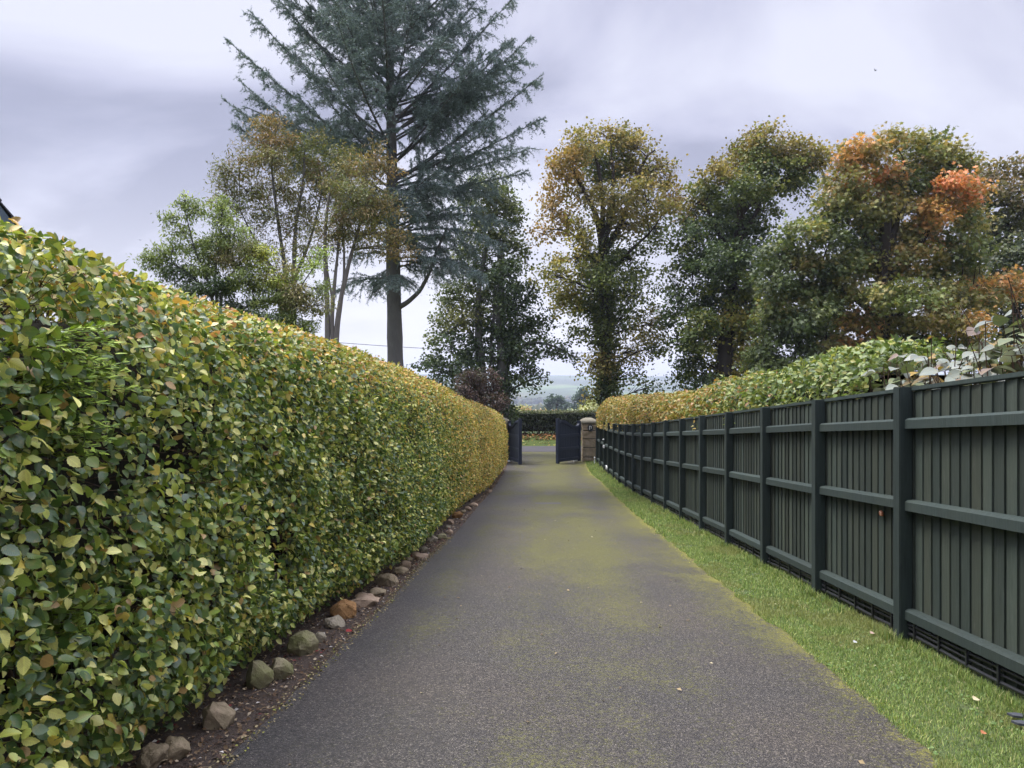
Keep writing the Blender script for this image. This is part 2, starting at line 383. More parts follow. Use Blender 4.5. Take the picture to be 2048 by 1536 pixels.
T_MID = leaf_template([(0, .01), (.2, prof(.2)), (.5, prof(.5)), (.8, prof(.8)), (1, .02)], .3, .2)
T_LOW = (np.array([(0, 0, 0), (-.31, .5, .08), (0, 1, -.15), (.31, .5, .08), (0, .5, -.03)], float), np.array([(0, 4, 1), (1, 4, 2), (0, 3, 4), (3, 2, 4)]), None)
T_TREE = (np.array([(0, 0, 0), (-.36, .5, .12), (0, 1, -.12), (.36, .5, .12)], float), np.array([(0, 2, 1), (0, 3, 2)]), None)
T_ROUND = (np.array([(0, 0, 0), (-.45, .3, .08), (-.36, .75, .05), (0, 1, -.1), (.36, .75, .05), (.45, .3, .08)], float), np.array([(0, 3, 2, 1), (0, 5, 4, 3)]), None)
T_SLIM = (np.array([(0, 0, 0), (-.17, .45, .05), (0, 1, -.15), (.17, .45, .05)], float), np.array([(0, 2, 1), (0, 3, 2)]), None)
# palmate leaf for the maple
def palm():
    pts = [(0, 0, 0)]
    for a, r in ((-150, .25), (-100, .55), (-72, .3), (-48, .8), (-24, .4), (0, 1), (24, .4), (48, .8), (72, .3), (100, .55), (150, .25)):
        pts.append((r*math.sin(R(a)), .15+.85*r*math.cos(R(a)), -.15*r*r))
    return np.array(pts, float), np.array([(0, i+1, i) for i in range(1, 11)]), None
T_PALM = palm()
def leaves(tpl, pos, d, n, size, tint):
    """instances of a leaf: d midrib direction, n facing; returns V, F, tint per face, uv"""
    TV, TF, TU = tpl; N = len(pos)
    d = nrm(d); x = nrm(np.cross(d, n)); z = np.cross(x, d)
    V = pos[:, None, :]+size[:, None, None]*(TV[None, :, 0:1]*x[:, None]+TV[None, :, 1:2]*d[:, None]+TV[None, :, 2:3]*z[:, None])
    k = len(TV); F = (np.arange(N)*k)[:, None, None]+TF[None]
    T = np.repeat(tint, len(TF), axis=0)
    U = np.tile(TU, (N, 1)) if TU is not None else None
    return V.reshape(-1, 3), F.reshape(-1, TF.shape[1]), T, U
def rnd_dir(n):
    return nrm(rng.normal(size=(n, 3)))
def pick(pal, n):
    """pal: list of (rgb, weight)"""
    c = np.array([p[0] for p in pal], float); w = np.array([p[1] for p in pal], float)
    return c[rng.choice(len(pal), n, p=w/w.sum())]
def bm_obj(name, bm, mat, parent=None, smooth=False, tint=True):
    me = bpy.data.meshes.new(name); bmesh.ops.recalc_face_normals(bm, faces=bm.faces); bm.to_mesh(me); bm.free()
    if smooth:
        for p in me.polygons: p.use_smooth = True
    return link(name, me, mat, parent)
def white_tint(me, cols=None):
    a = me.attributes.new('tint', 'FLOAT_COLOR', 'FACE'); c = np.ones((len(me.polygons), 4), np.float32)
    if cols is not None: c[:, :3] = cols
    a.data.foreach_set('color', c.ravel())
def prism(bm, A, B, up, w, h, bev=0):
    """a bar from A to B, w wide, h high (along up)"""
    A = Vector(A); B = Vector(B); d = (B-A).normalized(); up = Vector(up); s = d.cross(up).normalized(); up = s.cross(d).normalized()
    v = []
    for p in (A, B):
        for a, b in ((-1, -1), (1, -1), (1, 1), (-1, 1)): v.append(bm.verts.new(p+s*a*w/2+up*b*h/2))
    fs = [bm.faces.new([v[i] for i in q]) for q in ((0, 1, 2, 3), (7, 6, 5, 4), (0, 4, 5, 1), (1, 5, 6, 2), (2, 6, 7, 3), (3, 7, 4, 0))]
    if bev: bmesh.ops.bevel(bm, geom=list({e for f in fs for e in f.edges}), offset=bev, segments=2, affect='EDGES', clamp_overlap=True)
    return v
def box(bm, c, s, bev=0, rz=0):
    r = bmesh.ops.create_cube(bm, size=1); vs = r['verts']
    bmesh.ops.scale(bm, vec=s, verts=vs)
    if rz: bmesh.ops.rotate(bm, cent=(0, 0, 0), matrix=Matrix.Rotation(rz, 3, 'Z'), verts=vs)
    bmesh.ops.translate(bm, vec=c, verts=vs)
    if bev: bmesh.ops.bevel(bm, geom=list({e for v in vs for e in v.link_edges}), offset=bev, segments=2, affect='EDGES')

# ------------------------------------------------------------------ ground, drive, road, lawn
def land():
    ys = np.concatenate([np.arange(-14, 48, .5), 48*1.045**np.arange(0, 118)])
    xs = np.concatenate([np.arange(-14, 14.1, .7), 14*1.10**np.arange(1, 62)]); xs = np.unique(np.concatenate([xs, -xs[xs > 14]]))
    X, Y = np.meshgrid(xs, ys); Z = terrain(X, Y)-.02*sm(0, 1, 1)
    V = np.stack([X, Y, Z], -1).reshape(-1, 3); nx = len(xs)
    i = np.arange(len(ys)-1)[:, None]*nx+np.arange(nx-1)[None]
    F = np.stack([i, i+1, i+nx+1, i+nx], -1).reshape(-1, 4)
    tag(link('ground', np_mesh('ground', V, F, smooth=True), M['land']), kind='structure', label='grassy ground falling away to misty fields and hills', cat='ground')
land()
EL = [(300, 1680), (445, 1536), (640, 1340), (784, 1200), (848, 1127), (913, 1066), (960, 1009), (989, 974), (1012, 938)]
ER = [(2010, 1680), (1850, 1512), (1782, 1446), (1683, 1370), (1614, 1305), (1500, 1217), (1410, 1140), (1300, 1053), (1240, 1001), (1202, 962), (1183, 949)]
pl = [GP(*p) for p in EL]; pr = [GP(*p) for p in ER]
LY, LX = [-14]+[p.y for p in pl]+[33.5, 36.5, 39.4], [-1.9]+[p.x for p in pl]+[-.2, -.55, -2.2]
RY, RX = [-14]+[p.y for p in pr]+[33.5, 36.5, 39.4], [1.5]+[p.x for p in pr]+[3.3, 3.7, 5.6]
def left_edge(y): return np.interp(y, LY, LX)
def right_edge(y): return np.interp(y, RY, RX)
FENCE_X = lambda y: 2.872+.0275*np.asarray(y, float)          # front face line of the fence posts' centres
def strip(name, ys, xa, xb, nx, dz, mat, label, cat, zf=None, uv=False):
    ys = np.asarray(ys); u = np.linspace(0, 1, nx)
    X = xa(ys)[:, None]*(1-u)+xb(ys)[:, None]*u; Y = np.repeat(ys[:, None], nx, 1)
    Z = (gz(Y) if zf is None else zf(X, Y))+dz
    V = np.stack([X, Y, Z], -1).reshape(-1, 3)
    i = np.arange(len(ys)-1)[:, None]*nx+np.arange(nx-1)[None]
    F = np.stack([i, i+1, i+nx+1, i+nx], -1).reshape(-1, 4)
    UV = np.stack([np.repeat(u[None], len(ys), 0), Y], -1).reshape(-1, 2) if uv else None
    return tag(link(name, np_mesh(name, V, F, None, UV, True), mat), kind='structure', label=label, cat=cat)
ysd = np.arange(-14, 39.6, .3)
def rag(y, s, a): return (fbm(np.asarray(y)*4, s, s)-.47)*a
drive = strip('driveway', np.arange(-14, 39.5, .06), lambda y: left_edge(y)+rag(y, 1, .06), lambda y: right_edge(y)+rag(y, 2, .14), 9, .014, M['tarmac'], 'dark tarmac driveway with moss', 'driveway', uv=True)
strip('road', np.linspace(39.3, 42.9, 14), lambda y: y*0-60, lambda y: y*0+60, 80, .018, M['road_tarmac'], 'grey public road crossing beyond the gate', 'road')
HF = [(-14, -2.15), (3, -1.93), (5, -1.88), (6.7, -1.8), (8.4, -1.6), (10.9, -1.36), (17.4, -1.07), (21.5, -.78), (30, -.42), (60, .5)]
def hedge_foot(y): return np.interp(y, [a for a, b in HF], [b for a, b in HF])
strip('soil_bed', np.arange(-14, 34.2, .3), lambda y: hedge_foot(y)-1.2, lambda y: left_edge(y)+.03, 9, .006, M['soil'], 'bare brown soil strip under the hedge', 'soil')
strip('lawn', np.arange(-14, 36, .3), lambda y: right_edge(y)-.05, lambda y: FENCE_X(y)+.25, 7, .009, M['turf'], 'narrow lawn strip beside the fence', 'lawn')
def drain():
    c = GP(1097, 1009); bm = bmesh.new()
    box(bm, (c.x, c.y, c.z+.013), (.62, .42, .008), .002)
    o = bm_obj('drain_cover', bm, flat_mat('drain_iron', (.062, .058, .05), .75, .3, .35, 24)); tag(o, 'flat grey drain cover set in the middle of the mossy drive', 'drain cover')
    o.rotation_euler.x = 0
drain()

# grass blades on the lawn strip and moss along its edge
PY0, PSTEP = 5.82, 1.72
post_y = [PY0+PSTEP*i for i in range(-2, 17)]
def grass():
    Vs = Acc()
    def blades(n, y0, y1, L, wd, pal, umin=0, umax=1, lean=.75):
        y = y0+(y1-y0)*rng.random(n); u = umin+(umax-umin)*rng.random(n)
        xa = right_edge(y)+rag(y, 2, .14)-.02; xb = FENCE_X(y)+.02
        x = xa+(xb-xa)*u
        keep = (fbm(x*3, y*3, 11) > .16+.2*rng.random(n)) | (u > .8)
        x, y, u = x[keep], y[keep], u[keep]; n = len(x)
        p = np.stack([x, y, gz(y)+.006], -1)
        l = L*(.45+1.1*rng.random(n)**1.5)*np.where(u > .87, 1.8, 1)*(.7+.8*fbm(x*1.3, y*1.3, 33)); az = rng.random(n)*6.283; le = lean*rng.random(n)**.7
        dxy = np.stack([np.cos(az), np.sin(az), 0*az], -1); up = np.array([0, 0, 1.])
        side = np.stack([-np.sin(az+rng.normal(0, .6, n)), np.cos(az), 0*az], -1)
        w = wd*(.6+.8*rng.random(n))[:, None]
        m1 = p+l[:, None]*.55*(up*np.cos(le*.6)[:, None]+dxy*np.sin(le*.6)[:, None])
        tip = m1+l[:, None]*.5*(up*np.cos(le*1.7)[:, None]+dxy*np.sin(le*1.7)[:, None])
        V = np.stack([p-side*w, p+side*w, m1+side*w*.7, m1-side*w*.7, tip+side*w*.12, tip-side*w*.12], 1).reshape(-1, 3)
        k = np.arange(n)[:, None]*6
        F = np.concatenate([k+np.array([[0, 1, 2, 3]]), k+np.array([[3, 2, 4, 5]])], 1).reshape(-1, 4)
        pt = fbm(x*1.7, y*1.7, 21)
        c = pick(pal, n)*1.5*(.55+.8*rng.random(n))[:, None]
        dry = (pt > .56)[:, None]*.45; c = c*(1-dry)+np.array([.26, .24, .09])*dry
        Vs.add(V, F, np.repeat(c, 2, 0))
    g = [((.14, .2, .05), 4), ((.095, .15, .04), 3), ((.21, .25, .075), 3), ((.32, .31, .13), 1.2), ((.06, .1, .025), 1.5)]
    blades(62000, 3.0, 6.5, .026, .0017, g)
    blades(50000, 6.5, 12, .03, .0024, g)
    blades(30000, 12, 22, .045, .004, g)
    blades(14000, 22, 35, .05, .006, g)
    # longer tufts round the posts
    for py in post_y:
        if py < 3: continue
        nb = 150 if py < 13 else 70; c0 = rng.normal(0, .09, nb); x = FENCE_X(py)-.06-np.abs(rng.normal(0, .05, nb)); y = py+c0
        p = np.stack([x, y, gz(y)], -1); az = rng.random(nb)*6.283; l = rng.uniform(.04, .12, nb)
        tp_ = p+np.stack([np.cos(az)*l*.55, np.sin(az)*l*.55, l], -1); sd2 = np.stack([-np.sin(az), np.cos(az), 0*az], -1)*.0022; mm = (p+tp_)/2+np.array([0, 0, .012])
        V = np.stack([p-sd2, p+sd2, mm+sd2, mm-sd2, tp_+sd2*.1, tp_-sd2*.1], 1).reshape(-1, 3); k = np.arange(nb)[:, None]*6
        Vs.add(V, np.concatenate([k+np.array([[0, 1, 2, 3]]), k+np.array([[3, 2, 4, 5]])], 1).reshape(-1, 4), np.repeat(pick(g, nb)*1.1, 2, 0))
    # clover and small round weeds
    n = 5200; y = 3+11*rng.random(n)**1.3; u = rng.random(n); xa = right_edge(y)+.02; x = xa+(FENCE_X(y)-xa)*u
    k = fbm(x*2.2, y*2.2, 77) > .47; x, y = x[k], y[k]; n = len(x)
    pp = np.stack([x, y, gz(y)+.012+.014*rng.random(n)], -1)
    V, F, T, _ = leaves(T_ROUND, pp, nrm(rnd_dir(n)*np.array([1, 1, .25])), nrm(np.array([0, 0, 1.])+rng.normal(0, .4, (n, 3))), .016*(.6+.8*rng.random(n)), pick([((.13, .22, .06), 3), ((.2, .28, .1), 1.5), ((.08, .15, .04), 2), ((.32, .3, .16), .4)], n))
    Vs.add(V, F, T)
    mo = [((.32, .31, .035), 3), ((.24, .25, .03), 2), ((.38, .36, .07), 1)]
    blades(9000, 3.0, 9, .011, .002, mo, -.12, .14, 1.3)
    blades(6000, 9, 33, .014, .004, mo, -.12, .14, 1.3)
    o = Vs.build('grass', M['grass_blade']); tag(o, 'short patchy green grass between drive and fence', 'grass', kind='stuff')
grass()

# ------------------------------------------------------------------ the fence
def fence():
    f = thing('close_board_fence', 'dark green feather-edge board fence along the lawn strip', 'fence', (float(FENCE_X(5.8)), 5.8, float(gz(5.8))))
    H = 1.99
    def pt(y, off, h): return Vector((float(FENCE_X(y))+off, y, float(gz(y))+h))
    sd_ = Vector((1, -.0275, 0)).normalized()
    for i, y in enumerate(post_y):
        bm = bmesh.new(); c = pt(y, 0, 0); dh = -.015+.02*random.random()
        box(bm, (c.x, c.y, c.z+(H+dh)/2-.1), (.1, .105, H+dh+.2), .006, -.0275)
        o = bm_obj('post', bm, M['post'], f); white_tint(o.data, np.full((len(o.data.polygons), 3), .85+.3*random.random()))
    for i in range(len(post_y)-1):
        y0, y1 = post_y[i]+.05, post_y[i+1]-.05
        n = 14; bw = (post_y[i+1]-post_y[i])/n; bm = bmesh.new(); cols = []
        for k in range(n+1):
            ya = post_y[i]+k*bw-bw*.5+random.uniform(-.004, .004); yb = ya+bw+.014
            tk = random.uniform(0, .004)
            # feather edge board: thick at the near edge, thin at the far one, lapping the next
            za, zb = .02, H-.045+random.uniform(-.004, .004)
            a0, a1 = .058-tk, .074   # front offset near thick edge / thin edge
            pts = [(ya, .052+tk), (yb, .068), (yb, .084), (ya, .084)]
            lo = [bm.verts.new(pt(yy, oo, za)) for yy, oo in pts]; hi = [bm.verts.new(pt(yy, oo, zb)) for yy, oo in pts]
            bm.faces.new(lo); bm.faces.new(hi[::-1])
            for q in range(4): bm.faces.new((lo[q], lo[(q+1) % 4], hi[(q+1) % 4], hi[q]))
            s = random.uniform(.68, 1.42); w = random.uniform(-.06, .05)
            cols += [(s*(1+w), s, s*(1-w))]*6
        o = bm_obj('board_panel', bm, M['board'], f); white_tint(o.data, np.array(cols))
        for h, hh in ((1.70, .085), (1.075, .085), (.235, .085)):
            bm = bmesh.new(); dh = random.uniform(-.012, .012)
            A, B = pt(y0-.004, .022, h+dh), pt(y1+.004, .022, h+dh*.3)
            # rail with a weathered, sloping top
            d = (B-A).normalized(); up = Vector((0, 0, 1)); s = Vector((1, 0, 0))
            sec = [(-.032, -hh/2), (.034, -hh/2), (.034, hh/2), (-.012, hh/2-.004), (-.032, hh/2-.02)]
            va = [bm.verts.new(A+s*a+up*b) for a, b in sec]; vb = [bm.verts.new(B+s*a+up*b) for a, b in sec]
            bm.faces.new(va); bm.faces.new(vb[::-1])
            for q in range(5): bm.faces.new((va[q], va[(q+1) % 5], vb[(q+1) % 5], vb[q]))
            o = bm_obj('rail', bm, M['rail'], f); white_tint(o.data, np.full((len(o.data.polygons), 3), random.uniform(.85, 1.2)))
        bm = bmesh.new(); prism(bm, pt(y0-.004, .07, H-.022), pt(y1+.004, .07, H-.022), (0, 0, 1), .058, .034, .005)
        o = bm_obj('capping', bm, M['rail'], f); white_tint(o.data, np.full((len(o.data.polygons), 3), random.uniform(1.1, 1.35)))
    return pt
fpt = fence()
def cables():
    for j, (h, rr, off) in enumerate(((.165, .011, .022), (.125, .009, .026), (.08, .0135, .022))):
        ys = np.arange(2.4, 33.2, .215)
        path = np.array([[float(FENCE_X(y))+off+.004*math.sin(y*3+j), y, float(gz(y))+h+.007*math.sin(y*(2.1+j)+j*2)] for y in ys])
        # the cables pass between the boards and the posts
        a = Acc(); a.add(*tubes(path[None], np.full((1, len(path)), rr), 6))
        o = a.build('cable', M['black_pipe'], None, True)
        tag(o, ['thin black cable highest of the three, tucked under the bottom fence rail', 'thinnest black cable running between two others along the fence foot', 'thickest black cable lowest along the fence foot, just over the grass'][j], 'cable', 'black cables clipped along the foot of the fence')
        if j == 2:
            for i in range(len(post_y)-1):
                if post_y[i] > 16: break
                for k in range(5):
                    y = post_y[i]+.2+k*.34
                    bm = bmesh.new(); c = Vector((float(FENCE_X(y))+.01, y, float(gz(y))+.125))
                    box(bm, c, (.014, .02, .125), .003)
                    bm_obj('clip', bm, M['black_pipe'], o)
cables()
def snail():
    # coiled shell stuck on the boards below the middle rail
    y = 6.18; c = Vector((float(FENCE_X(y))+.036, y, CAMZ+(768-1027)/1500*y))
    c.y = c.x*1500/(1762-1024); c.x = float(FENCE_X(c.y))+.036; c.z = CAMZ+(768-1027)/1500*c.y
    t = thing('snail', 'small orange-brown snail shell on the boards just below the middle fence rail', 'snail', c)
    n = 60; th = np.linspace(0, 2.6*2*math.pi, n); r = .0025*np.exp(th*.135); 
    path = np.stack([c.x-.012+.010*th/th[-1], c.y+r*np.cos(th), c.z+r*np.sin(th)], -1)
    a = Acc(); a.add(*tubes(path[None], (r*.62)[None], 8)); a.build('shell', M['snail'], t, True)
    k = n-16; a = Acc(); p2 = path[k:].copy(); p2[:, 0] -= r[k:]*.5
    a.add(*tubes(p2[None], (r[k:]*.18)[None], 5)); a.build('shell_band', M['snail_band'], t, True)
snail()

# ------------------------------------------------------------------ gate, pillars
def pillar(cx, cy, w, h, label, name='gate_pillar'):
    z0 = float(gz(cy))
    t = thing(name, label, 'gate pillar', (cx, cy, z0))
    z = z0-.1; k = 0
    for bh in (.32, .44, .42, .36, .32):
        bm = bmesh.new(); ww = w*random.uniform(.95, 1.02)
        box(bm, (cx, cy, z+bh/2), (ww, ww, bh-.03), 0)
        bmesh.ops.subdivide_edges(bm, edges=bm.edges[:], cuts=5, use_grid_fill=True)
        for v in bm.verts:
            d = Vector((v.co.x-cx, v.co.y-cy, 0)); e = max(abs(d.x), abs(d.y))/(ww/2)
            edge = min(1, (bh/2-abs(v.co.z-z-bh/2))/.05)
            nz = (float(fbm(v.co.x*5+v.co.y*5+k*3.1, v.co.z*6+z*9, 5))-.4)*.075*edge
            v.co += d.normalized()*nz
        bmesh.ops.triangulate(bm, faces=bm.faces[:]); bm_obj('stone_block', bm, M['pillar_stone'], t); z += bh; k += 1
    bm = bmesh.new(); box(bm, (cx, cy, (z0+z)/2-.1), (w*.9, w*.9, z-z0), 0); bm_obj('mortar_core', bm, M['hedge_core'], t)
    bm = bmesh.new(); cw = w*1.22
    rings = [(cw*.46, 0), (cw*.5, .02), (cw*.5, .11), (cw*.44, .17), (cw*.2, .25)]
    prev = None
    for r, dz in rings:
        vs = [bm.verts.new((cx+sx*r+random.uniform(-.01, .01), cy+sy*r, z+dz)) for sx, sy in ((-1, -1), (1, -1), (1, 1), (-1, 1))]
        if prev:
            for q in range(4): bm.faces.new((prev[q], prev[(q+1) % 4], vs[(q+1) % 4], vs[q]))
        else: bm.faces.new(vs[::-1])
        prev = vs
    bm.faces.new(prev); bmesh.ops.bevel(bm, geom=bm.edges[:], offset=.015, segments=2, affect='EDGES')
    bm_obj('coping_stone', bm, M['pillar_cap'], t)
    return t, z0
rp, rz0 = pillar(3.53, 34.6, .6, 1.86, 'squared sandstone gate pillar with dark oval plaque beside the open navy gate leaf')
lp, lz0 = pillar(-.5, 34.6, .6, 1.86, 'sandstone gate pillar mostly hidden behind the end of the beech hedge')
def plaque():
    c = Vector((3.58, 34.6-.345, rz0+1.56)); t = thing('plaque', 'small dark oval plaque with pale upright strokes on the stone pillar', 'plaque', c)
    bm = bmesh.new(); r = bmesh.ops.create_cone(bm, cap_ends=True, segments=28, radius1=.5, radius2=.46, depth=.05)
    bmesh.ops.rotate(bm, cent=(0, 0, 0), matrix=Matrix.Rotation(R(90), 3, 'X'), verts=bm.verts); bmesh.ops.scale(bm, vec=(.26, .6, .34), verts=bm.verts); bmesh.ops.translate(bm, vec=c, verts=bm.verts)
    bm_obj('backplate', bm, M['plaque'], t)
    bm = bmesh.new(); box(bm, c+Vector((-.045, -.03, .0)), (.024, .012, .165), .002); box(bm, c+Vector((-.03, -.03, .09)), (.05, .011, .018), .001)
    bm_obj('numeral', bm, M['pale_mark'], t)
    bm = bmesh.new(); box(bm, c+Vector((.035, -.03, .02)), (.024, .012, .1), .002); box(bm, c+Vector((.02, -.03, .077)), (.052, .011, .018), .001)
    bm_obj('numeral', bm, M['pale_mark'], t)
plaque()
def gate_leaf(H, F, label, high=2.0):
    """H hinge foot, F free foot (x, y); swan-neck top high at the free stile"""
    Hx = Vector((H[0], H[1], float(gz(H[1]))+.05)); Fx = Vector((F[0], F[1], float(gz(H[1]))+.05))
    t = thing('gate_leaf', label, 'gate', Hx, 'pair of navy driveway gates')
    d = Fx-Hx; L = d.length; d.normalize(); up = Vector((0, 0, 1)); nrm_ = d.cross(up).normalized()
    def q(a, h, o=0): return Hx+d*a+up*h+nrm_*o
    def topline(a):
        s = a/L                                           # 0 hinge .. 1 free
        base = 1.62+.3*float(sm(.22, .8, s))
        return base+.16*float(1-sm(.0, .13, s))
    bm = bmesh.new(); prism(bm, q(L-.06, -.0), q(L-.06, 2.0), nrm_, .12, .14, .006); bm_obj('stile', bm, M['navy'], t)
    bm = bmesh.new(); prism(bm, q(.05, 0), q(.05, 1.83), nrm_, .1, .14, .006); bm_obj('stile', bm, M['navy'], t)
    # boarding
    bm = bmesh.new(); nb = 12; a0, a1 = .1, L-.12
    for k in range(nb):
        x0 = a0+(a1-a0)*k/nb+.004; x1 = a0+(a1-a0)*(k+1)/nb-.004
        o1, o2 = -.012, .012
        vs = [bm.verts.new(q(x, h, o)) for o in (o1, o2) for x, h in ((x0, .06), (x1, .06), (x1, topline(x1)-.03), (x0, topline(x0)-.03))]
        for fc in ((0, 1, 2, 3), (7, 6, 5, 4), (0, 4, 5, 1), (1, 5, 6, 2), (2, 6, 7, 3), (3, 7, 4, 0)): bm.faces.new([vs[i] for i in fc])
    bm_obj('board_panel', bm, M['navy'], t)
    for h in (.14, .62, 1.2):
        bm = bmesh.new(); prism(bm, q(.1, h), q(L-.12, h), up, .12, .13, .01); bm_obj('cross_rail', bm, M['navy'], t)
    bm = bmesh.new(); n = 26; prev = None
    for i in range(n+1):
        a = .1+(L-.22)*i/n; h = topline(a)
        vs = [bm.verts.new(q(a, hh, o)) for hh, o in ((h-.12, -.06), (h-.12, .06), (h, .06), (h, -.06))]
        if prev:
            for k in range(4): bm.faces.new((prev[k], prev[(k+1) % 4], vs[(k+1) % 4], vs[k]))
        else: bm.faces.new(vs)
        prev = vs
    bm.faces.new(prev[::-1]); bm_obj('top_rail', bm, M['navy'], t)
    bm = bmesh.new(); prism(bm, q(.02, .02, .07), q(.34, .02, .07), up, .05, .07, .008); bm_obj('gate_closer', bm, M['white'], t)
    for h in (.35, 1.5):
        bm = bmesh.new(); prism(bm, q(-.06, h), q(.02, h), up, .05, .05); bm_obj('hinge', bm, M['black_pipe'], t)
gate_leaf((3.1, 34.3), (1.98, 33.1), 'right navy gate leaf with swan-neck top swung open beside the plaque pillar')
gate_leaf((-.14, 34.3), (.37, 32.75), 'left navy gate leaf seen nearly edge-on beside the hedge end')
def side_panel():
    z = float(gz(34.6)); bm = bmesh.new(); prism(bm, (3.84, 34.5, z+.0), (3.84, 34.5, z+1.9), (0, 1, 0), .1, .1, .006)
    t = thing('gate_side_panel', 'narrow navy boarded panel closing the gap between pillar and green fence', 'panel', (3.9, 34.5, z))
    bm_obj('post', bm, M['navy'], t)
    bm = bmesh.new()
    for k in range(3): box(bm, (3.93+.09*k, 34.5, z+.93), (.082, .025, 1.8), .003)
    bm_obj('board_panel', bm, M['navy'], t)
side_panel()
def small_bits():
    # white marker stakes by the pillar, tap box and coiled pipe on the fence
    for px, hh, lab in ((1189, .3, 'taller thin white stake in the grass at the foot of the gate pillar'), (1196.5, .17, 'short pale stake close to the navy panel beside the pillar')):
        Y = 33.2 if hh > .2 else 34.0
        x = (px-1024)/1500*Y; bm = bmesh.new(); prism(bm, (x, Y, float(gz(Y))-.02), (x, Y, float(gz(Y))+hh), (0, 1, 0), .04, .04, .005)
        bmesh.ops.create_cone(bm, cap_ends=True, segments=8, radius1=.035, radius2=.01, depth=.05, matrix=Matrix.Translation((x, Y, float(gz(Y))+hh+.02)))
        tag(bm_obj('marker_stake', bm, M['white']), lab, 'stake')
    def on_fence(px, py):
        # the point on the drive side of the fence seen there
        y = 20.
        for _ in range(40): y = (float(FENCE_X(y))-.06)*1500/(px-1024)
        return Vector((float(FENCE_X(y))-.06, y, CAMZ+(768-py)/1500*y))
    c = on_fence(1208, 893); t = thing('junction_box', 'white junction box on the far end of the green fence', 'box', c)
    bm = bmesh.new(); box(bm, c, (.05, .16, .12), .012); bm_obj('box_body', bm, M['white'], t)
    bm = bmesh.new(); box(bm, c+Vector((-.03, 0, 0)), (.014, .13, .09), .004); bm_obj('lid', bm, M['white'], t)
    c = on_fence(1207, 878.5); bm = bmesh.new(); box(bm, c, (.05, .1, .05), .012); box(bm, c+Vector((-.03, 0, -.012)), (.02, .05, .03), .004)
    tag(bm_obj('fence_light', bm, M['white']), 'tiny white fence light above the white junction box', 'light')
    c = on_fence(1213, 937); n = 24; th = np.linspace(-.3, math.pi*1.15, n)
    path = np.stack([np.full(n, c.x), c.y+.12*np.cos(th), c.z+.1*np.sin(th)], -1); a = Acc(); a.add(*tubes(path[None], np.full((1, n), .028), 8))
    t = thing('pipe_elbow', 'white bent pipe end low on the far fence posts', 'pipe', c); a.build('bend', M['white'], t, True)
    bm = bmesh.new(); bmesh.ops.create_cone(bm, cap_ends=True, segments=14, radius1=.06, radius2=.06, depth=.07, matrix=Matrix.Translation(c+Vector((0, .0, -.06)))@Matrix.Rotation(R(90), 4, 'Y'))
    bm_obj('socket', bm, M['black_pipe'], t)
small_bits()

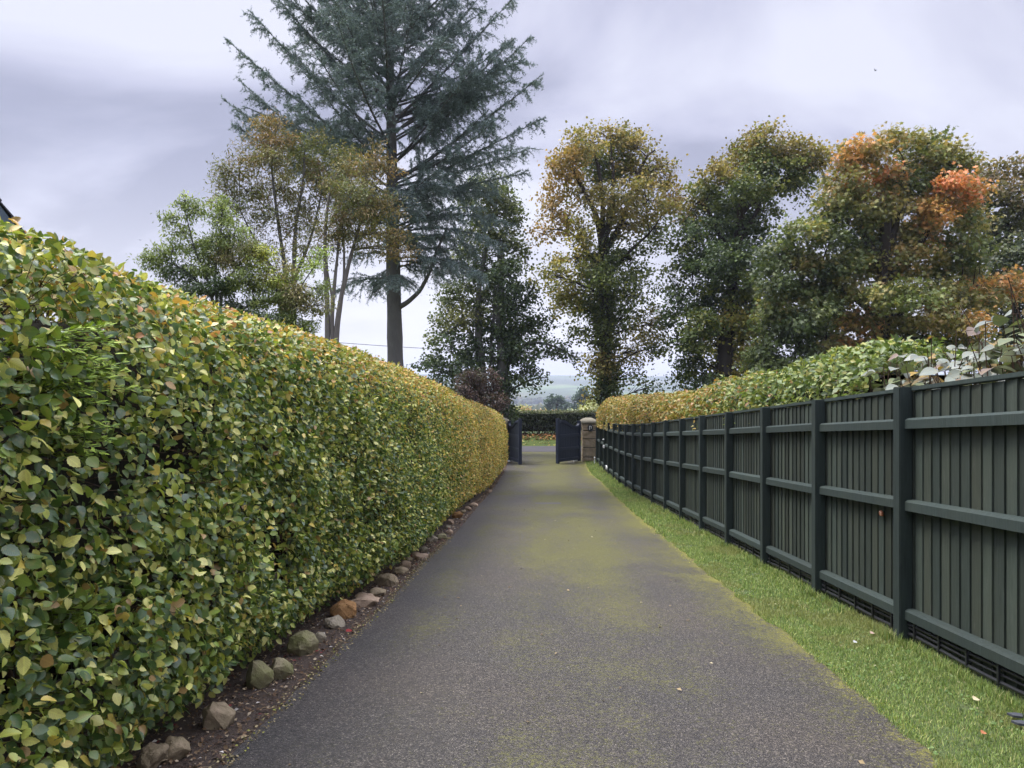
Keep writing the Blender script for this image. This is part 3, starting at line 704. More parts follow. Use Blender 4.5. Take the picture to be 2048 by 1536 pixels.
# ------------------------------------------------------------------ hedges
def hedge_surface(foot, y, s, H, W_, top_r):
    """profile parameter s in metres up the face then over the top; returns offset into the hedge (dx), height, outward normal (x,z)"""
    r = top_r; face = H-r; arc = r*math.pi/2
    s = np.asarray(s, float)
    a = np.clip((s-face)/r, 0, math.pi/2)
    on_face = s < face; on_top = s > face+arc
    dx = np.where(on_face, 0, r-r*np.cos(a)); dx = np.where(on_top, r+(s-face-arc), dx)
    h = np.where(on_face, s, face+r*np.sin(a)); h = np.where(on_top, H, h)
    nx = np.where(on_face, 1, np.cos(a)); nz = np.where(on_face, 0, np.sin(a))
    nx = np.where(on_top, 0, nx); nz = np.where(on_top, 1, nz)
    return dx, h, nx, nz
def left_hedge():
    t = thing('beech_hedge', 'tall clipped beech hedge with green and golden autumn leaves left of the drive', 'hedge', (-2, 8, float(gz(8))))
    y_end = 30.6; r = .55; TW = 1.5
    def Hh(y): return np.interp(y, [0, 3, 8, 16, 24, 31], [2.5, 2.49, 2.64, 2.66, 2.58, 2.42])
    def place(n, y0, y1, smin=.12):
        y = y0+(y1-y0)*rng.random(n); H = Hh(y)
        s = smin+rng.random(n)*(H-r+r*math.pi/2+TW-r-smin)
        dx, h, nx, nz = hedge_surface(None, y, s, H, TW, r)
        lump = ((fbm(y*1.1, s*1.3, 31)-.47)*.26+(fbm(y*4, s*4, 32, 3)-.44)*.15)*(1-.6*nz)
        foot = hedge_foot(y)
        belly = .13*np.sin(np.clip(h/H, 0, 1)*math.pi)**.8+.20*np.clip(1-h/H, 0, 1)**1.2*sm(14, 9, y)+.10*np.clip(1-h/H, 0, 1)-.20*sm(.45, .1, h)
        # rounded end towards the gate
        k = np.clip((y-(y_end-.9))/.9, 0, 1); endin = .75*(1-np.sqrt(np.clip(1-k*k, 0, 1)))
        x = foot+belly-dx-endin+lump*nx; z = gz(y)+h+lump*nz-.12*endin
        pos = np.stack([x, y, z], -1)
        nor = nrm(np.stack([nx, -.15+k*.9*1.0, nz+.02], -1))
        return pos, nor, y, s, h, H
    bits = []
    def build(tpl, n, y0, y1, size, name, mat, pal_far=0):
        pos, nor, y, s, h, H = place(n, y0, y1)
        # gaps where the twigs show
        gap = fbm(y*1.4+7.7, s*1.4, 41)
        keep = (gap < .615+.08*rng.random(n))
        bare = sm(.45, .1, h)*.35
        keep &= rng.random(n) > bare
        pos, nor, y, s, h, H = (a[keep] for a in (pos, nor, y, s, h, H)); n = len(y)
        depth = rng.random(n)**1.5*.26-.045
        pos = pos-nor*depth[:, None]+rng.normal(0, .012, (n, 3))
        up = np.array([0, 0, 1.])
        N = nrm(.75*nor+.45*up+1.0*rng.normal(size=(n, 3)))
        d = nrm(np.cross(N, rng.normal(size=(n, 3)))); flip = (d*(nor*.7-up*.5)).sum(-1) < 0; d[flip] *= -1
        d = nrm(d+.35*nor-.3*up)
        green = [((.042, .08, .02), 3.6), ((.08, .13, .026), 3.2), ((.14, .195, .036), 2.6), ((.25, .285, .055), 2.7), ((.45, .44, .14), 2.2), ((.42, .33, .07), .45), ((.26, .17, .06), .3), ((.07, .115, .055), 1.6)]
        gold = [((.46, .32, .07), 4), ((.40, .33, .08), 3), ((.27, .27, .07), 3), ((.14, .18, .045), 2), ((.46, .26, .08), 1.3), ((.3, .18, .08), .8)]
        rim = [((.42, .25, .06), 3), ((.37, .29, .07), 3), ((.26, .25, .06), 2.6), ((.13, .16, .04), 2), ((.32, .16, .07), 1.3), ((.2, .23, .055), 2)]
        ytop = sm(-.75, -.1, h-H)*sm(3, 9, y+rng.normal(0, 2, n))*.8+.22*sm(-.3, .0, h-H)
        pg = sm(8, 19, y+3.2*(h/H-.4)+5*(fbm(y*.5, s*.7, 51)-.5))*.92
        c = pick(green, n); cg = pick(gold, n); cr = pick(rim, n)
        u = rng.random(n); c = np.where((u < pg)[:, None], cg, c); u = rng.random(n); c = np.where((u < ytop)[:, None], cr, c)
        patch = fbm(y*2.2, s*2.2, 61)
        c = c*1.14*(.82+.5*rng.random(n))[:, None]*(.8+.45*patch)[:, None]
        sz = size*(.55+.75*rng.random(n)**1.2)
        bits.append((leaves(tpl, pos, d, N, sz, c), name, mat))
    for tp in T_FINES: build(tp, 4700, 1.6, 4.6, .049, 'near', 'hedge_leaf')
    for tp in T_MIDS: build(tp, 10500, 4.6, 8.5, .047, 'near', 'hedge_leaf')
    build(T_LOW, 70000, 8.5, 16, .048, 'far', 'hedge_leaf_plain')
    build(T_LOW, 68000, 16, y_end, .055, 'far', 'hedge_leaf_plain')
    build(T_MID, 6000, -3, 1.6, .055, 'near', 'hedge_leaf')
    # one foliage mesh per leaf detail: near part and far part
    for grp, mat, q4 in (([b for b in bits if b[1] == 'near'], 'hedge_leaf', True), ([b for b in bits if b[1] == 'far'], 'hedge_leaf_plain', False)):
        V = []; F = []; T = []; U = []; n0 = 0
        for (v, f, tt, uu), _, _ in grp:
            V.append(v); F.append(f+n0); T.append(tt); n0 += len(v)
            if uu is not None: U.append(uu)
        link('foliage', np_mesh('foliage', np.concatenate(V), np.concatenate(F), np.concatenate(T), np.concatenate(U) if U else None), M[mat], t)
    # solid dark core for the inner twigs, blocks light so gaps stay dark; stems
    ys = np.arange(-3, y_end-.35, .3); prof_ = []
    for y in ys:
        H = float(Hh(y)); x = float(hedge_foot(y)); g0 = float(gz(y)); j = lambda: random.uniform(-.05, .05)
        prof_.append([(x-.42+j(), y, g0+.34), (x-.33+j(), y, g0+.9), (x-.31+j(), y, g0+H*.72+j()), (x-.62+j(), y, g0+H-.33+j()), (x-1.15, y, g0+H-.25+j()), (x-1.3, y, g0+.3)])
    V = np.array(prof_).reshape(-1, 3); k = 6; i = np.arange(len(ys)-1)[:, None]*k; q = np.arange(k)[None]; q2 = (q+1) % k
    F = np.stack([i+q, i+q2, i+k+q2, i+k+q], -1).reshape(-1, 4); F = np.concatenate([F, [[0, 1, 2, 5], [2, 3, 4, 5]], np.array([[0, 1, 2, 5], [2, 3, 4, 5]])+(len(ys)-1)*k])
    link('twig_shade_core', np_mesh('twig_shade_core', V, F), M['hedge_core'], t)
    n = 150; y = rng.uniform(-2, 30, n); x = hedge_foot(y)-rng.uniform(.1, .6, n); g0 = gz(y)
    p0 = np.stack([x, y, g0-.05], -1); p2 = p0+np.stack([rng.normal(0, .12, n), rng.normal(0, .15, n), rng.uniform(1, 1.6, n)], -1); p1 = (p0+p2)/2+rng.normal(0, .06, (n, 3))
    a = Acc(); a.add(*tubes(bez(p0, p1, p2, 5), np.linspace(1, .5, 5)[None]*rng.uniform(.012, .028, n)[:, None], 6))
    n = 2600; pos, nor, y, s, h, H = place(n, 1.6, 14)
    p2 = pos+nor*rng.uniform(-.05, .07, n)[:, None]; p0 = pos-nor*.28+rng.normal(0, .08, (n, 3)); p1 = (p0+p2)/2+rng.normal(0, .03, (n, 3))
    a.add(*tubes(bez(p0, p1, p2, 4), np.linspace(1, .4, 4)[None]*rng.uniform(.0018, .0035, n)[:, None], 4))
    a.build('stem', M['twig'], t, True)
    return place
hplace = left_hedge()

def conifer_sprays():
    """flat feathery sprays of a conifer growing through the hedge"""
    pts = [(5, 672, 2.95), (45, 668, 3.02), (78, 690, 3.1), (30, 735, 3.0), (20, 770, 2.98), (48, 780, 3.04), (88, 760, 3.14), (12, 845, 2.95), (30, 880, 3.0), (30, 1230, 3.0), (10, 1210, 2.95), (60, 1222, 3.06), (8, 1290, 2.92), (6, 1395, 2.9)]
    t = thing('conifer', 'bright yellow-green feathery conifer sprays poking out of the beech hedge', 'conifer', P(20, 800, 2.9))
    w = Acc(); lv = []
    stem_top = None
    for px, py, Y in pts:
        tip = np.array(P(px, py, Y)); x_h = float(hedge_foot(tip[1]))+.16
        tip[0] = max(tip[0], x_h)+.07
        root = tip+np.array([-.34, rng.normal(0, .06), -.1]); d = tip-root
        for fan in range(4):
            a = rng.normal(0, .45); dd = d+np.array([.02, .07*rng.normal(), .07*rng.normal()])
            pth = bez(root[None], (root+dd*.5+np.array([0, 0, .05]))[None], (root+dd*1.08+np.array([0, 0, -.02]))[None], 8)
            w.add(*tubes(pth, np.linspace(.004, .001, 8)[None], 4))
            q = pth[0]; tg = nrm(np.gradient(q, axis=0))
            for i in range(2, 8):
                for rep in range(4):
                    for sgn in (-1, 1):
                        base = q[i-1]+(q[i]-q[i-1])*rng.random()
                        sd = np.cross(tg[i], nrm(np.array([.3, rng.normal(0, .4), 1.])))
                        dr = nrm(tg[i]*1.1+sgn*sd*.9+rng.normal(0, .15, 3)); L = .07*(1-.45*i/8)*(.6+.7*rng.random())
                        lv.append((base, dr, L))
                        for s2 in (-1, 1):
                            lv.append((base+dr*L*.35, nrm(dr+s2*np.cross(dr, np.array([.3, 0, 1.]))*.7), L*.5)); lv.append((base+dr*L*.6, nrm(dr+s2*np.cross(dr, np.array([.3, 0, 1.]))*.7), L*.38))
    w.build('stem', M['twig'], t)
    pos = np.array([l[0] for l in lv]); d = np.array([l[1] for l in lv]); L = np.array([l[2] for l in lv]); n = len(L)
    tpl = (np.array([(0, 0, 0), (-.1, .4, .01), (0, 1, 0), (.1, .4, .01)], float), np.array([(0, 2, 1), (0, 3, 2)]), None)
    c = pick([((.24, .34, .045), 3), ((.33, .43, .06), 2), ((.13, .21, .04), 2)], n)
    V, F, T, _ = leaves(tpl, pos, d, nrm(np.array([.5, -.2, .8])+rng.normal(0, .35, (n, 3))), L, c)
    link('spray', np_mesh('spray', V, F, T), M['needle'], t)
conifer_sprays()
def stake_in_hedge():
    Y = 4.0; x = (128-1024)/1500*Y; g0 = float(gz(Y)); bm = bmesh.new()
    bmesh.ops.create_cone(bm, cap_ends=True, segments=12, radius1=.04, radius2=.036, depth=1.0, matrix=Matrix.Translation((x-.02, Y, g0+.4)))
    o = bm_obj('fence_stake', bm, M['bark_pale'], None); tag(o, 'round wooden stake standing in the dark foot of the beech hedge', 'stake')
    a = Acc(); paths = []
    for h in np.arange(.05, .85, .1): paths.append([[float(hedge_foot(y))-.2, y, float(gz(y))+h] for y in np.linspace(1.5, 9, 12)])
    a.add(*tubes(np.array(paths), np.full((len(paths), 12), .0016), 4)); paths = []
    for y in np.arange(1.5, 9, .1): paths.append([[float(hedge_foot(y))-.2, y, float(gz(y))+h] for h in (.02, .8)])
    a.add(*tubes(np.array(paths), np.full((len(paths), 2), .0012), 4))
    tag(a.build('wire_mesh', M['cable'], None), 'thin wire mesh running through the shaded foot of the beech hedge', 'wire mesh')
stake_in_hedge()

def right_hedge():
    t = thing('hedge', 'clipped golden-green hedge showing above the green fence', 'hedge', (4, 16, float(gz(16))))
    y0_, y1_ = 6.9, 33.8
    def topz(y): return gz(y)+np.interp(y, [4, 6, 7.5, 12, 16, 22, 27, 31, 34], [2.2, 2.28, 2.47, 2.51, 2.55, 2.76, 2.88, 2.84, 2.5])
    def build(tpl, n, ya, yb, size):
        y = ya+(yb-ya)*rng.random(n); r = .42; H = topz(y)-gz(y); s = 1.72+rng.random(n)*(H-r+r*math.pi/2+.75-1.72)
        dx, h, nx, nz = hedge_surface(None, y, s, H, 1.2, r)
        lump = (fbm(y*1.3, s*1.5, 71)-.47)*.3+(fbm(y*4.5, s*4.5, 72, 3)-.44)*.15
        k = np.clip((y-(y1_-.9))/.9, 0, 1); endin = .6*(1-np.sqrt(np.clip(1-k*k, 0, 1)))
        over = .20*sm(24, 31, y)                               # swells over the fence at its far end
        x = FENCE_X(y)+.2-over+dx+endin-lump*nx; z = gz(y)+h+lump*nz-endin*.35
        nor = nrm(np.stack([-nx, -.1+k*1.0-.3*k, nz], -1)); nor = nrm(np.stack([-nx, np.where(k > 0, -.1, -.15), nz], -1))
        pos = np.stack([x, y, z], -1)-nor*(rng.random(n)**1.6*.18-.05)[:, None]
        up = np.array([0, 0, 1.])
        N = nrm(.7*nor+.5*up+.75*rng.normal(size=(n, 3))); d = nrm(np.cross(N, rng.normal(size=(n, 3)))); fl = (d*(nor*.7-up*.4)).sum(-1) < 0; d[fl] *= -1
        gold = [((.36, .25, .06), 4), ((.3, .26, .06), 3), ((.2, .21, .05), 3), ((.37, .19, .06), 1.8), ((.1, .14, .03), 1.2)]
        mid = [((.2, .24, .06), 3), ((.26, .26, .07), 2), ((.1, .15, .04), 2), ((.16, .2, .05), 2), ((.3, .17, .07), 1), ((.06, .1, .03), 1.5)]
        lime = [((.15, .21, .055), 4), ((.22, .27, .07), 2.4), ((.1, .15, .042), 3), ((.3, .3, .08), 1.6), ((.055, .09, .028), 2.5)]
        u = y+rng.normal(0, 1.5, n)
        c = np.where((u < 10)[:, None], pick(lime, n), np.where((u < 13.5)[:, None], pick(mid, n), pick(gold, n)))
        c = c*(.8+.5*rng.random(n))[:, None]
        return leaves(tpl, pos, d, N, size*(.6+.7*rng.random(n)), c)
    A = [build(T_LOW, 8200, y0_, 12, .078), build(T_LOW, 13000, 12, 20, .08), build(T_LOW, 20000, 20, y1_, .08)]
    V = []; F = []; T = []; n0 = 0
    for v, f, tt, _ in A: V.append(v); F.append(f+n0); T.append(tt); n0 += len(v)
    link('foliage', np_mesh('foliage', np.concatenate(V), np.concatenate(F), np.concatenate(T)), M['hedge_leaf_plain'], t)
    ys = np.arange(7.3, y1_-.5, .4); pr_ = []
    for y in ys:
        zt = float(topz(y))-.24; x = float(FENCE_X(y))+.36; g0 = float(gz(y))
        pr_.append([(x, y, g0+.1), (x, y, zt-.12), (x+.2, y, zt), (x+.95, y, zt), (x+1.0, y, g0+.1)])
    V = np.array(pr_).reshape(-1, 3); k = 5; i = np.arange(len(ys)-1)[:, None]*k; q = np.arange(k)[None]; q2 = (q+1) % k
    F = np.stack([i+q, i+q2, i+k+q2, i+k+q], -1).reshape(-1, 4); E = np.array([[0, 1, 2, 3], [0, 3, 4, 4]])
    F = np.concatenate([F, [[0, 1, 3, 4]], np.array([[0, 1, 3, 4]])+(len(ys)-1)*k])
    link('twig_shade_core', np_mesh('twig_shade_core', V, F), M['hedge_core'], t)  # dark solid core added to keep light out between the leaves
right_hedge()
def big_leaf_shrub():
    t = thing('viburnum_shrub', 'straggly shrub with large grey-green leaves and bare stems over the near fence', 'shrub', (3.5, 5.6, float(gz(5.6))))
    a = Acc(); lp = []; ld = []; lc = []; ls = []
    n = 300
    for i in range(n):
        y = rng.uniform(3.4, 7.7); x0 = float(FENCE_X(y))+rng.uniform(.34, 1.0); g0 = float(gz(y))
        lim = np.interp(y, [3.4, 5.2, 6.2, 7.0, 7.7], [2.40, 2.38, 2.30, 2.2, 2.05])
        top = g0+lim-rng.random()**1.5*.36
        p0 = np.array([x0+rng.normal(0, .1), y+rng.normal(0, .1), g0+.9]); p2 = np.array([x0+rng.normal(-.06, .16), y+rng.normal(0, .25), top]); p1 = (p0+p2)/2+rng.normal(0, .08, 3)
        pth = bez(p0[None], p1[None], p2[None], 9); a.add(*tubes(pth, np.linspace(.0075, .003, 9)[None], 5)); q = pth[0]; tg = nrm(np.gradient(q, axis=0))
        for j in range(3, 9):
            for sgn in (-1, 1):
                if rng.random() < .12: continue
                az = rng.random()*6.28; o = np.array([math.cos(az), math.sin(az), .1]); pet = q[j]+o*.045
                a.add(*tubes(np.array([[q[j], pet]]), np.array([[.002, .0015]]), 4))
                if pet[0] < float(FENCE_X(pet[1]))+.2: o = np.array([abs(o[0])+.3, o[1], .1])
                if pet[0] < float(FENCE_X(pet[1]))+.1: continue
                lp.append(pet); ld.append(o+np.array([-.15, -.15, -.35])*rng.random()); ls.append(rng.uniform(.08, .14))
                u = rng.random()
                lc.append((.165, .19, .155) if u < .42 else (.23, .25, .22) if u < .6 else (.13, .165, .07) if u < .74 else (.15, .11, .035) if u < .86 else (.3, .2, .045) if u < .93 else (.19, .14, .11))
    for i in range(16):                       # bare shoots
        y = rng.uniform(4.2, 7.2); x0 = float(FENCE_X(y))+rng.uniform(.2, .5); g0 = float(gz(y)); lim = np.interp(y, [3.4, 5.2, 6.2, 7.7], [2.58, 2.52, 2.38, 2.15])
        p0 = np.array([x0, y, g0+1.6]); p2 = p0+np.array([rng.normal(0, .15), rng.normal(0, .25), lim-1.6+rng.normal(0, .06)]); p1 = (p0+p2)/2+rng.normal(0, .05, 3)
        a.add(*tubes(bez(p0[None], p1[None], p2[None], 7), np.linspace(.006, .003, 7)[None], 5))
    a.build('stem', M['twig'], t, True)
    n = len(lp); tpl = leaf_template([(0, .02), (.12, .24), (.3, .37), (.5, .4), (.7, .31), (.88, .15), (1, .02)], .2, .3)
    V, F, T, U = leaves(tpl, np.array(lp), np.array(ld), nrm(np.array([-.15, -.2, .9])+rng.normal(0, .45, (n, 3))), np.array(ls), np.array(lc)*(.8+.4*rng.random(n))[:, None])
    link('foliage', np_mesh('foliage', V, F, T, U), M['big_leaf'], t)
big_leaf_shrub()

# ------------------------------------------------------------------ stones, litter
def make_stone(px, py, wpx, hpx, mat, label, seed, flat=.75, tilt=0):
    """px,py: middle of the stone's foot as seen, wpx/hpx its width and height"""
    c = GP(px, py+hpx*.42); Y = c.y; w = 1.18*wpx/1500*Y; h = max(hpx/1500*Y*.9, .035)
    r = np.random.default_rng(seed); bm = bmesh.new()
    for p in nrm(r.normal(size=(26, 3)))*r.uniform(.82, 1.05, (26, 1)): bm.verts.new(p)
    q = bmesh.ops.convex_hull(bm, input=bm.verts)
    bmesh.ops.delete(bm, geom=[v for v in bm.verts if not v.link_faces], context='VERTS')
    bmesh.ops.bevel(bm, geom=bm.edges[:], offset=.1, segments=2, affect='EDGES', clamp_overlap=True)
    bmesh.ops.triangulate(bm, faces=bm.faces[:]); bmesh.ops.subdivide_edges(bm, edges=bm.edges[:], cuts=3, use_grid_fill=True)
    bm.normal_update()
    for v in bm.verts:
        q = v.co; n_ = (fbm(q.x*2.2+q.z*1.3+seed, q.y*2.2-q.z, seed % 17, 5)-.47)*.34+(fbm(q.x*7+q.z*5, q.y*7+q.z*3, seed % 13, 3)-.44)*.12
        v.co += v.normal*float(n_)
    dpt = w*r.uniform(.75, 1.1)
    rot = Matrix.Rotation(r.uniform(-.6, .6), 3, 'Z')@Matrix.Rotation(tilt+r.uniform(-.15, .15), 3, 'Y')
    for v in bm.verts:
        p = Vector((v.co.x*w/2, v.co.y*dpt/2, v.co.z*h*.62)); p = rot@p
        v.co = p+c+Vector((0, 0, h*.34))
    o = bm_obj('edging_stone', bm, mat, None); o.data.update()
    for pl_ in o.data.polygons: pl_.use_smooth = True
    o.data.set_sharp_from_angle(angle=R(50))
    tag(o, label, 'stone', 'rough stones edging the soil bed along the drive')
ST = [
 (305, 1512, 64, 62, 'stone_tan', 'large flat tan stone nearest the camera, half out of the picture'),
 (350, 1497, 54, 52, 'stone_tan', 'rounded brown stone leaning on the nearest tan stone'),
 (436, 1426, 66, 68, 'stone_tan', 'angular tan block with a sloping face, alone by bare soil'),
 (514, 1346, 58, 66, 'stone_green', 'larger of two moss-green stones side by side under low leaves'),
 (556, 1338, 48, 52, 'stone_green', 'smaller mossy stone leaning against the larger moss-green stone'),
 (608, 1284, 62, 52, 'stone_green', 'blocky greenish stone with a flat top and dark front'),
 (638, 1274, 26, 26, 'stone_grey', 'small knob of stone behind the blocky greenish stone'),
 (669, 1243, 42, 26, 'stone_grey', 'thin pale grey stone lying flat in the leaf litter'),
 (690, 1217, 50, 40, 'stone_orange', 'smooth bright orange stone, the most orange of the edging'),
 (727, 1203, 60, 22, 'stone_pink', 'long flat tan stone just beyond the bright orange stone'),
 (731, 1192, 40, 16, 'stone_pink', 'pinkish slab resting behind the long flat tan stone'),
 (755, 1183, 34, 20, 'stone_tan', 'low buff stone in front of the knobbly brown boulder'),
 (775, 1157, 42, 32, 'stone_tan', 'knobbly brown boulder at the hedge foot with leaf chips around'),
 (800, 1141, 30, 17, 'stone_tan', 'flattish brown stone next along from the knobbly boulder'),
 (811, 1128, 24, 18, 'stone_pink', 'round pink-tan stone touching the drive side chips'),
 (817, 1117, 20, 11, 'stone_tan', 'little brown stone beside the pale slanting slab'),
 (839, 1110, 32, 18, 'stone_pink', 'pale slanting slab, lightest of the middle stones'),
 (848, 1098, 18, 13, 'stone_grey', 'small grey-brown stone above the pale slanting slab'),
 (864, 1077, 20, 17, 'stone_grey', 'upright greyish stone at the left of a low wide one'),
 (882, 1073, 30, 15, 'stone_green', 'low wide olive-grey stone where the bed narrows'),
 (900, 1063, 18, 11, 'stone_pink', 'pale pointed stone after the low olive-grey one'),
 (896, 1054, 13, 10, 'stone_grey', 'tiny grey stone half under the hedge leaves'),
 (901, 1043, 13, 14, 'stone_pink', 'small upright buff stone beside blue-green foliage'),
 (914, 1029, 20, 18, 'stone_orange', 'reddish-tan stone in the far row, the reddest there'),
 (927, 1023, 13, 11, 'stone_tan', 'small brown stone right after the reddish-tan one'),
 (937, 1016, 16, 12, 'stone_pink', 'light brown stone second from the far end of the row'),
 (947, 1009, 19, 12, 'stone_pink', 'pale flat stone last in the far row'),
 (979, 982, 10, 8, 'stone_pink', 'lone pinkish stone far down the hedge foot near the gate'),
]
for i, s in enumerate(ST): make_stone(s[0], s[1], s[2], s[3], M[s[4]], s[5], 100+i)
def litter():
    a = Acc()
    def scat(n, y0, y1, xa, xb, size, pal, zf=lambda y: gz(y)+.012, tpl=T_LOW, flat=.35):
        y = y0+(y1-y0)*rng.random(n); u = rng.random(n); x = xa(y)*(1-u)+xb(y)*u
        p = np.stack([x, y, zf(y)+rng.random(n)*.012], -1)
        N = nrm(np.array([0, 0, 1.])+rng.normal(0, flat, (n, 3))); d = rnd_dir(n); d[:, 2] *= .2
        V, F, T, _ = leaves(tpl, p, d, N, size*(.4+rng.random(n)), pick(pal, n)*(.7+.6*rng.random(n))[:, None])
        if F.shape[1] == 4: F = np.concatenate([F[:, :3], F[:, [0, 2, 3]]]); T = np.concatenate([T, T])
        a.add(V, F, T)
    br = [((.12, .075, .04), 3), ((.2, .14, .08), 2), ((.32, .26, .17), 1), ((.07, .045, .03), 3), ((.16, .03, .03), .25), ((.45, .42, .36), .3)]
    scat(5200, 3, 12, lambda y: hedge_foot(y)-.05, lambda y: left_edge(y)+.0, .026, br)
    scat(1600, 3, 12, lambda y: left_edge(y)-.05, lambda y: left_edge(y)+.06, .018, [((.3, .25, .13), 2), ((.2, .2, .05), 1), ((.1, .08, .04), 2)], lambda y: gz(y)+.016)
    scat(2600, 12, 33, lambda y: hedge_foot(y)-.0, lambda y: left_edge(y)+.0, .035, br)
    scat(260, 3.2, 34, lambda y: left_edge(y)+.02, lambda y: right_edge(y), .03, [((.25, .19, .1), 2), ((.12, .09, .05), 2), ((.38, .33, .2), 1)], lambda y: gz(y)+.018)
    # twigs lying in the bed
    scat(500, 3, 9, lambda y: hedge_foot(y), lambda y: left_edge(y), .07, [((.1, .06, .035), 1), ((.25, .18, .1), 1)], tpl=(np.array([(0, 0, 0), (-.03, .5, .02), (0, 1, 0), (.03, .5, .02)], float), np.array([(0, 2, 1), (0, 3, 2)]), None))
    o = a.build('leaf_litter', M['litter']); tag(o, 'brown leaf litter and chips over the soil bed', 'litter', kind='stuff')
    a = Acc()
    scat(3600, 44.2, 46.0, lambda y: y*0-7, lambda y: y*0+14, .16, [((.2, .09, .035), 4), ((.3, .14, .05), 2), ((.1, .055, .03), 2), ((.35, .28, .1), .6)], lambda y: terrain(y*0, y)+.03, flat=.5)
    scat(420, 42.9, 44.3, lambda y: y*0-7, lambda y: y*0+14, .13, [((.45, .4, .12), 2), ((.3, .2, .07), 1)], lambda y: terrain(y*0, y)+.03)
    tag(a.build('fallen_leaves', M['litter']), 'brown and yellow fallen leaves on the verge beyond the road', 'leaves', kind='stuff')
litter()
def single_leaves():
    for px, py, c, sz, lab in ((1741, 1277, (.5, .36, .29), .055, 'pale pink fallen leaf on the lawn nearest the second fence post'),
                               (1947, 1413, (.62, .52, .33), .06, 'cream fallen leaf lying on the lawn near the bottom right'),
                               (1963, 1482, (.42, .17, .08), .045, 'small rusty fallen leaf below the cream one on the lawn'),
                               (1707, 1295, (.48, .5, .5), .045, 'whitish leaf scrap on the lawn beside the pale pink leaf'),
                               (691, 1270, (.22, .03, .025), .06, 'red fallen leaf on the edge of the drive')):
        p = np.array(GP(px, py)); p[2] += .04 if px > 1000 else .03
        V, F, T, U = leaves(T_MID, p[None], np.array([[.8, .5, .05]]), np.array([[.15, -.35, 1.]]), np.array([sz]), np.array([c]))
        tag(link('fallen_leaf', np_mesh('fallen_leaf', V, F, T, U), M['litter']), lab, 'leaf')
    for k, (px, py, lab) in enumerate(((2034, 1447, 'flat blue-grey slate chip at the right picture edge in the grass'), (2043, 1463, 'smaller blue-grey slate chip partly out of the picture'))):
        c = GP(px, py); bm = bmesh.new()
        vs = [bm.verts.new((c.x+r*math.cos(a), c.y+r*.8*math.sin(a), c.z+.04+dz)) for dz in (0, .012) for a, r in ((.2, .045), (1.4, .03), (2.6, .05), (3.7, .035), (5, .04))]
        bm.faces.new(vs[:5][::-1]); bm.faces.new(vs[5:])
        for q in range(5): bm.faces.new((vs[q], vs[(q+1) % 5], vs[5+(q+1) % 5], vs[5+q]))
        tag(bm_obj('slate_chip', bm, M['slate']), lab, 'slate chip')
single_leaves()

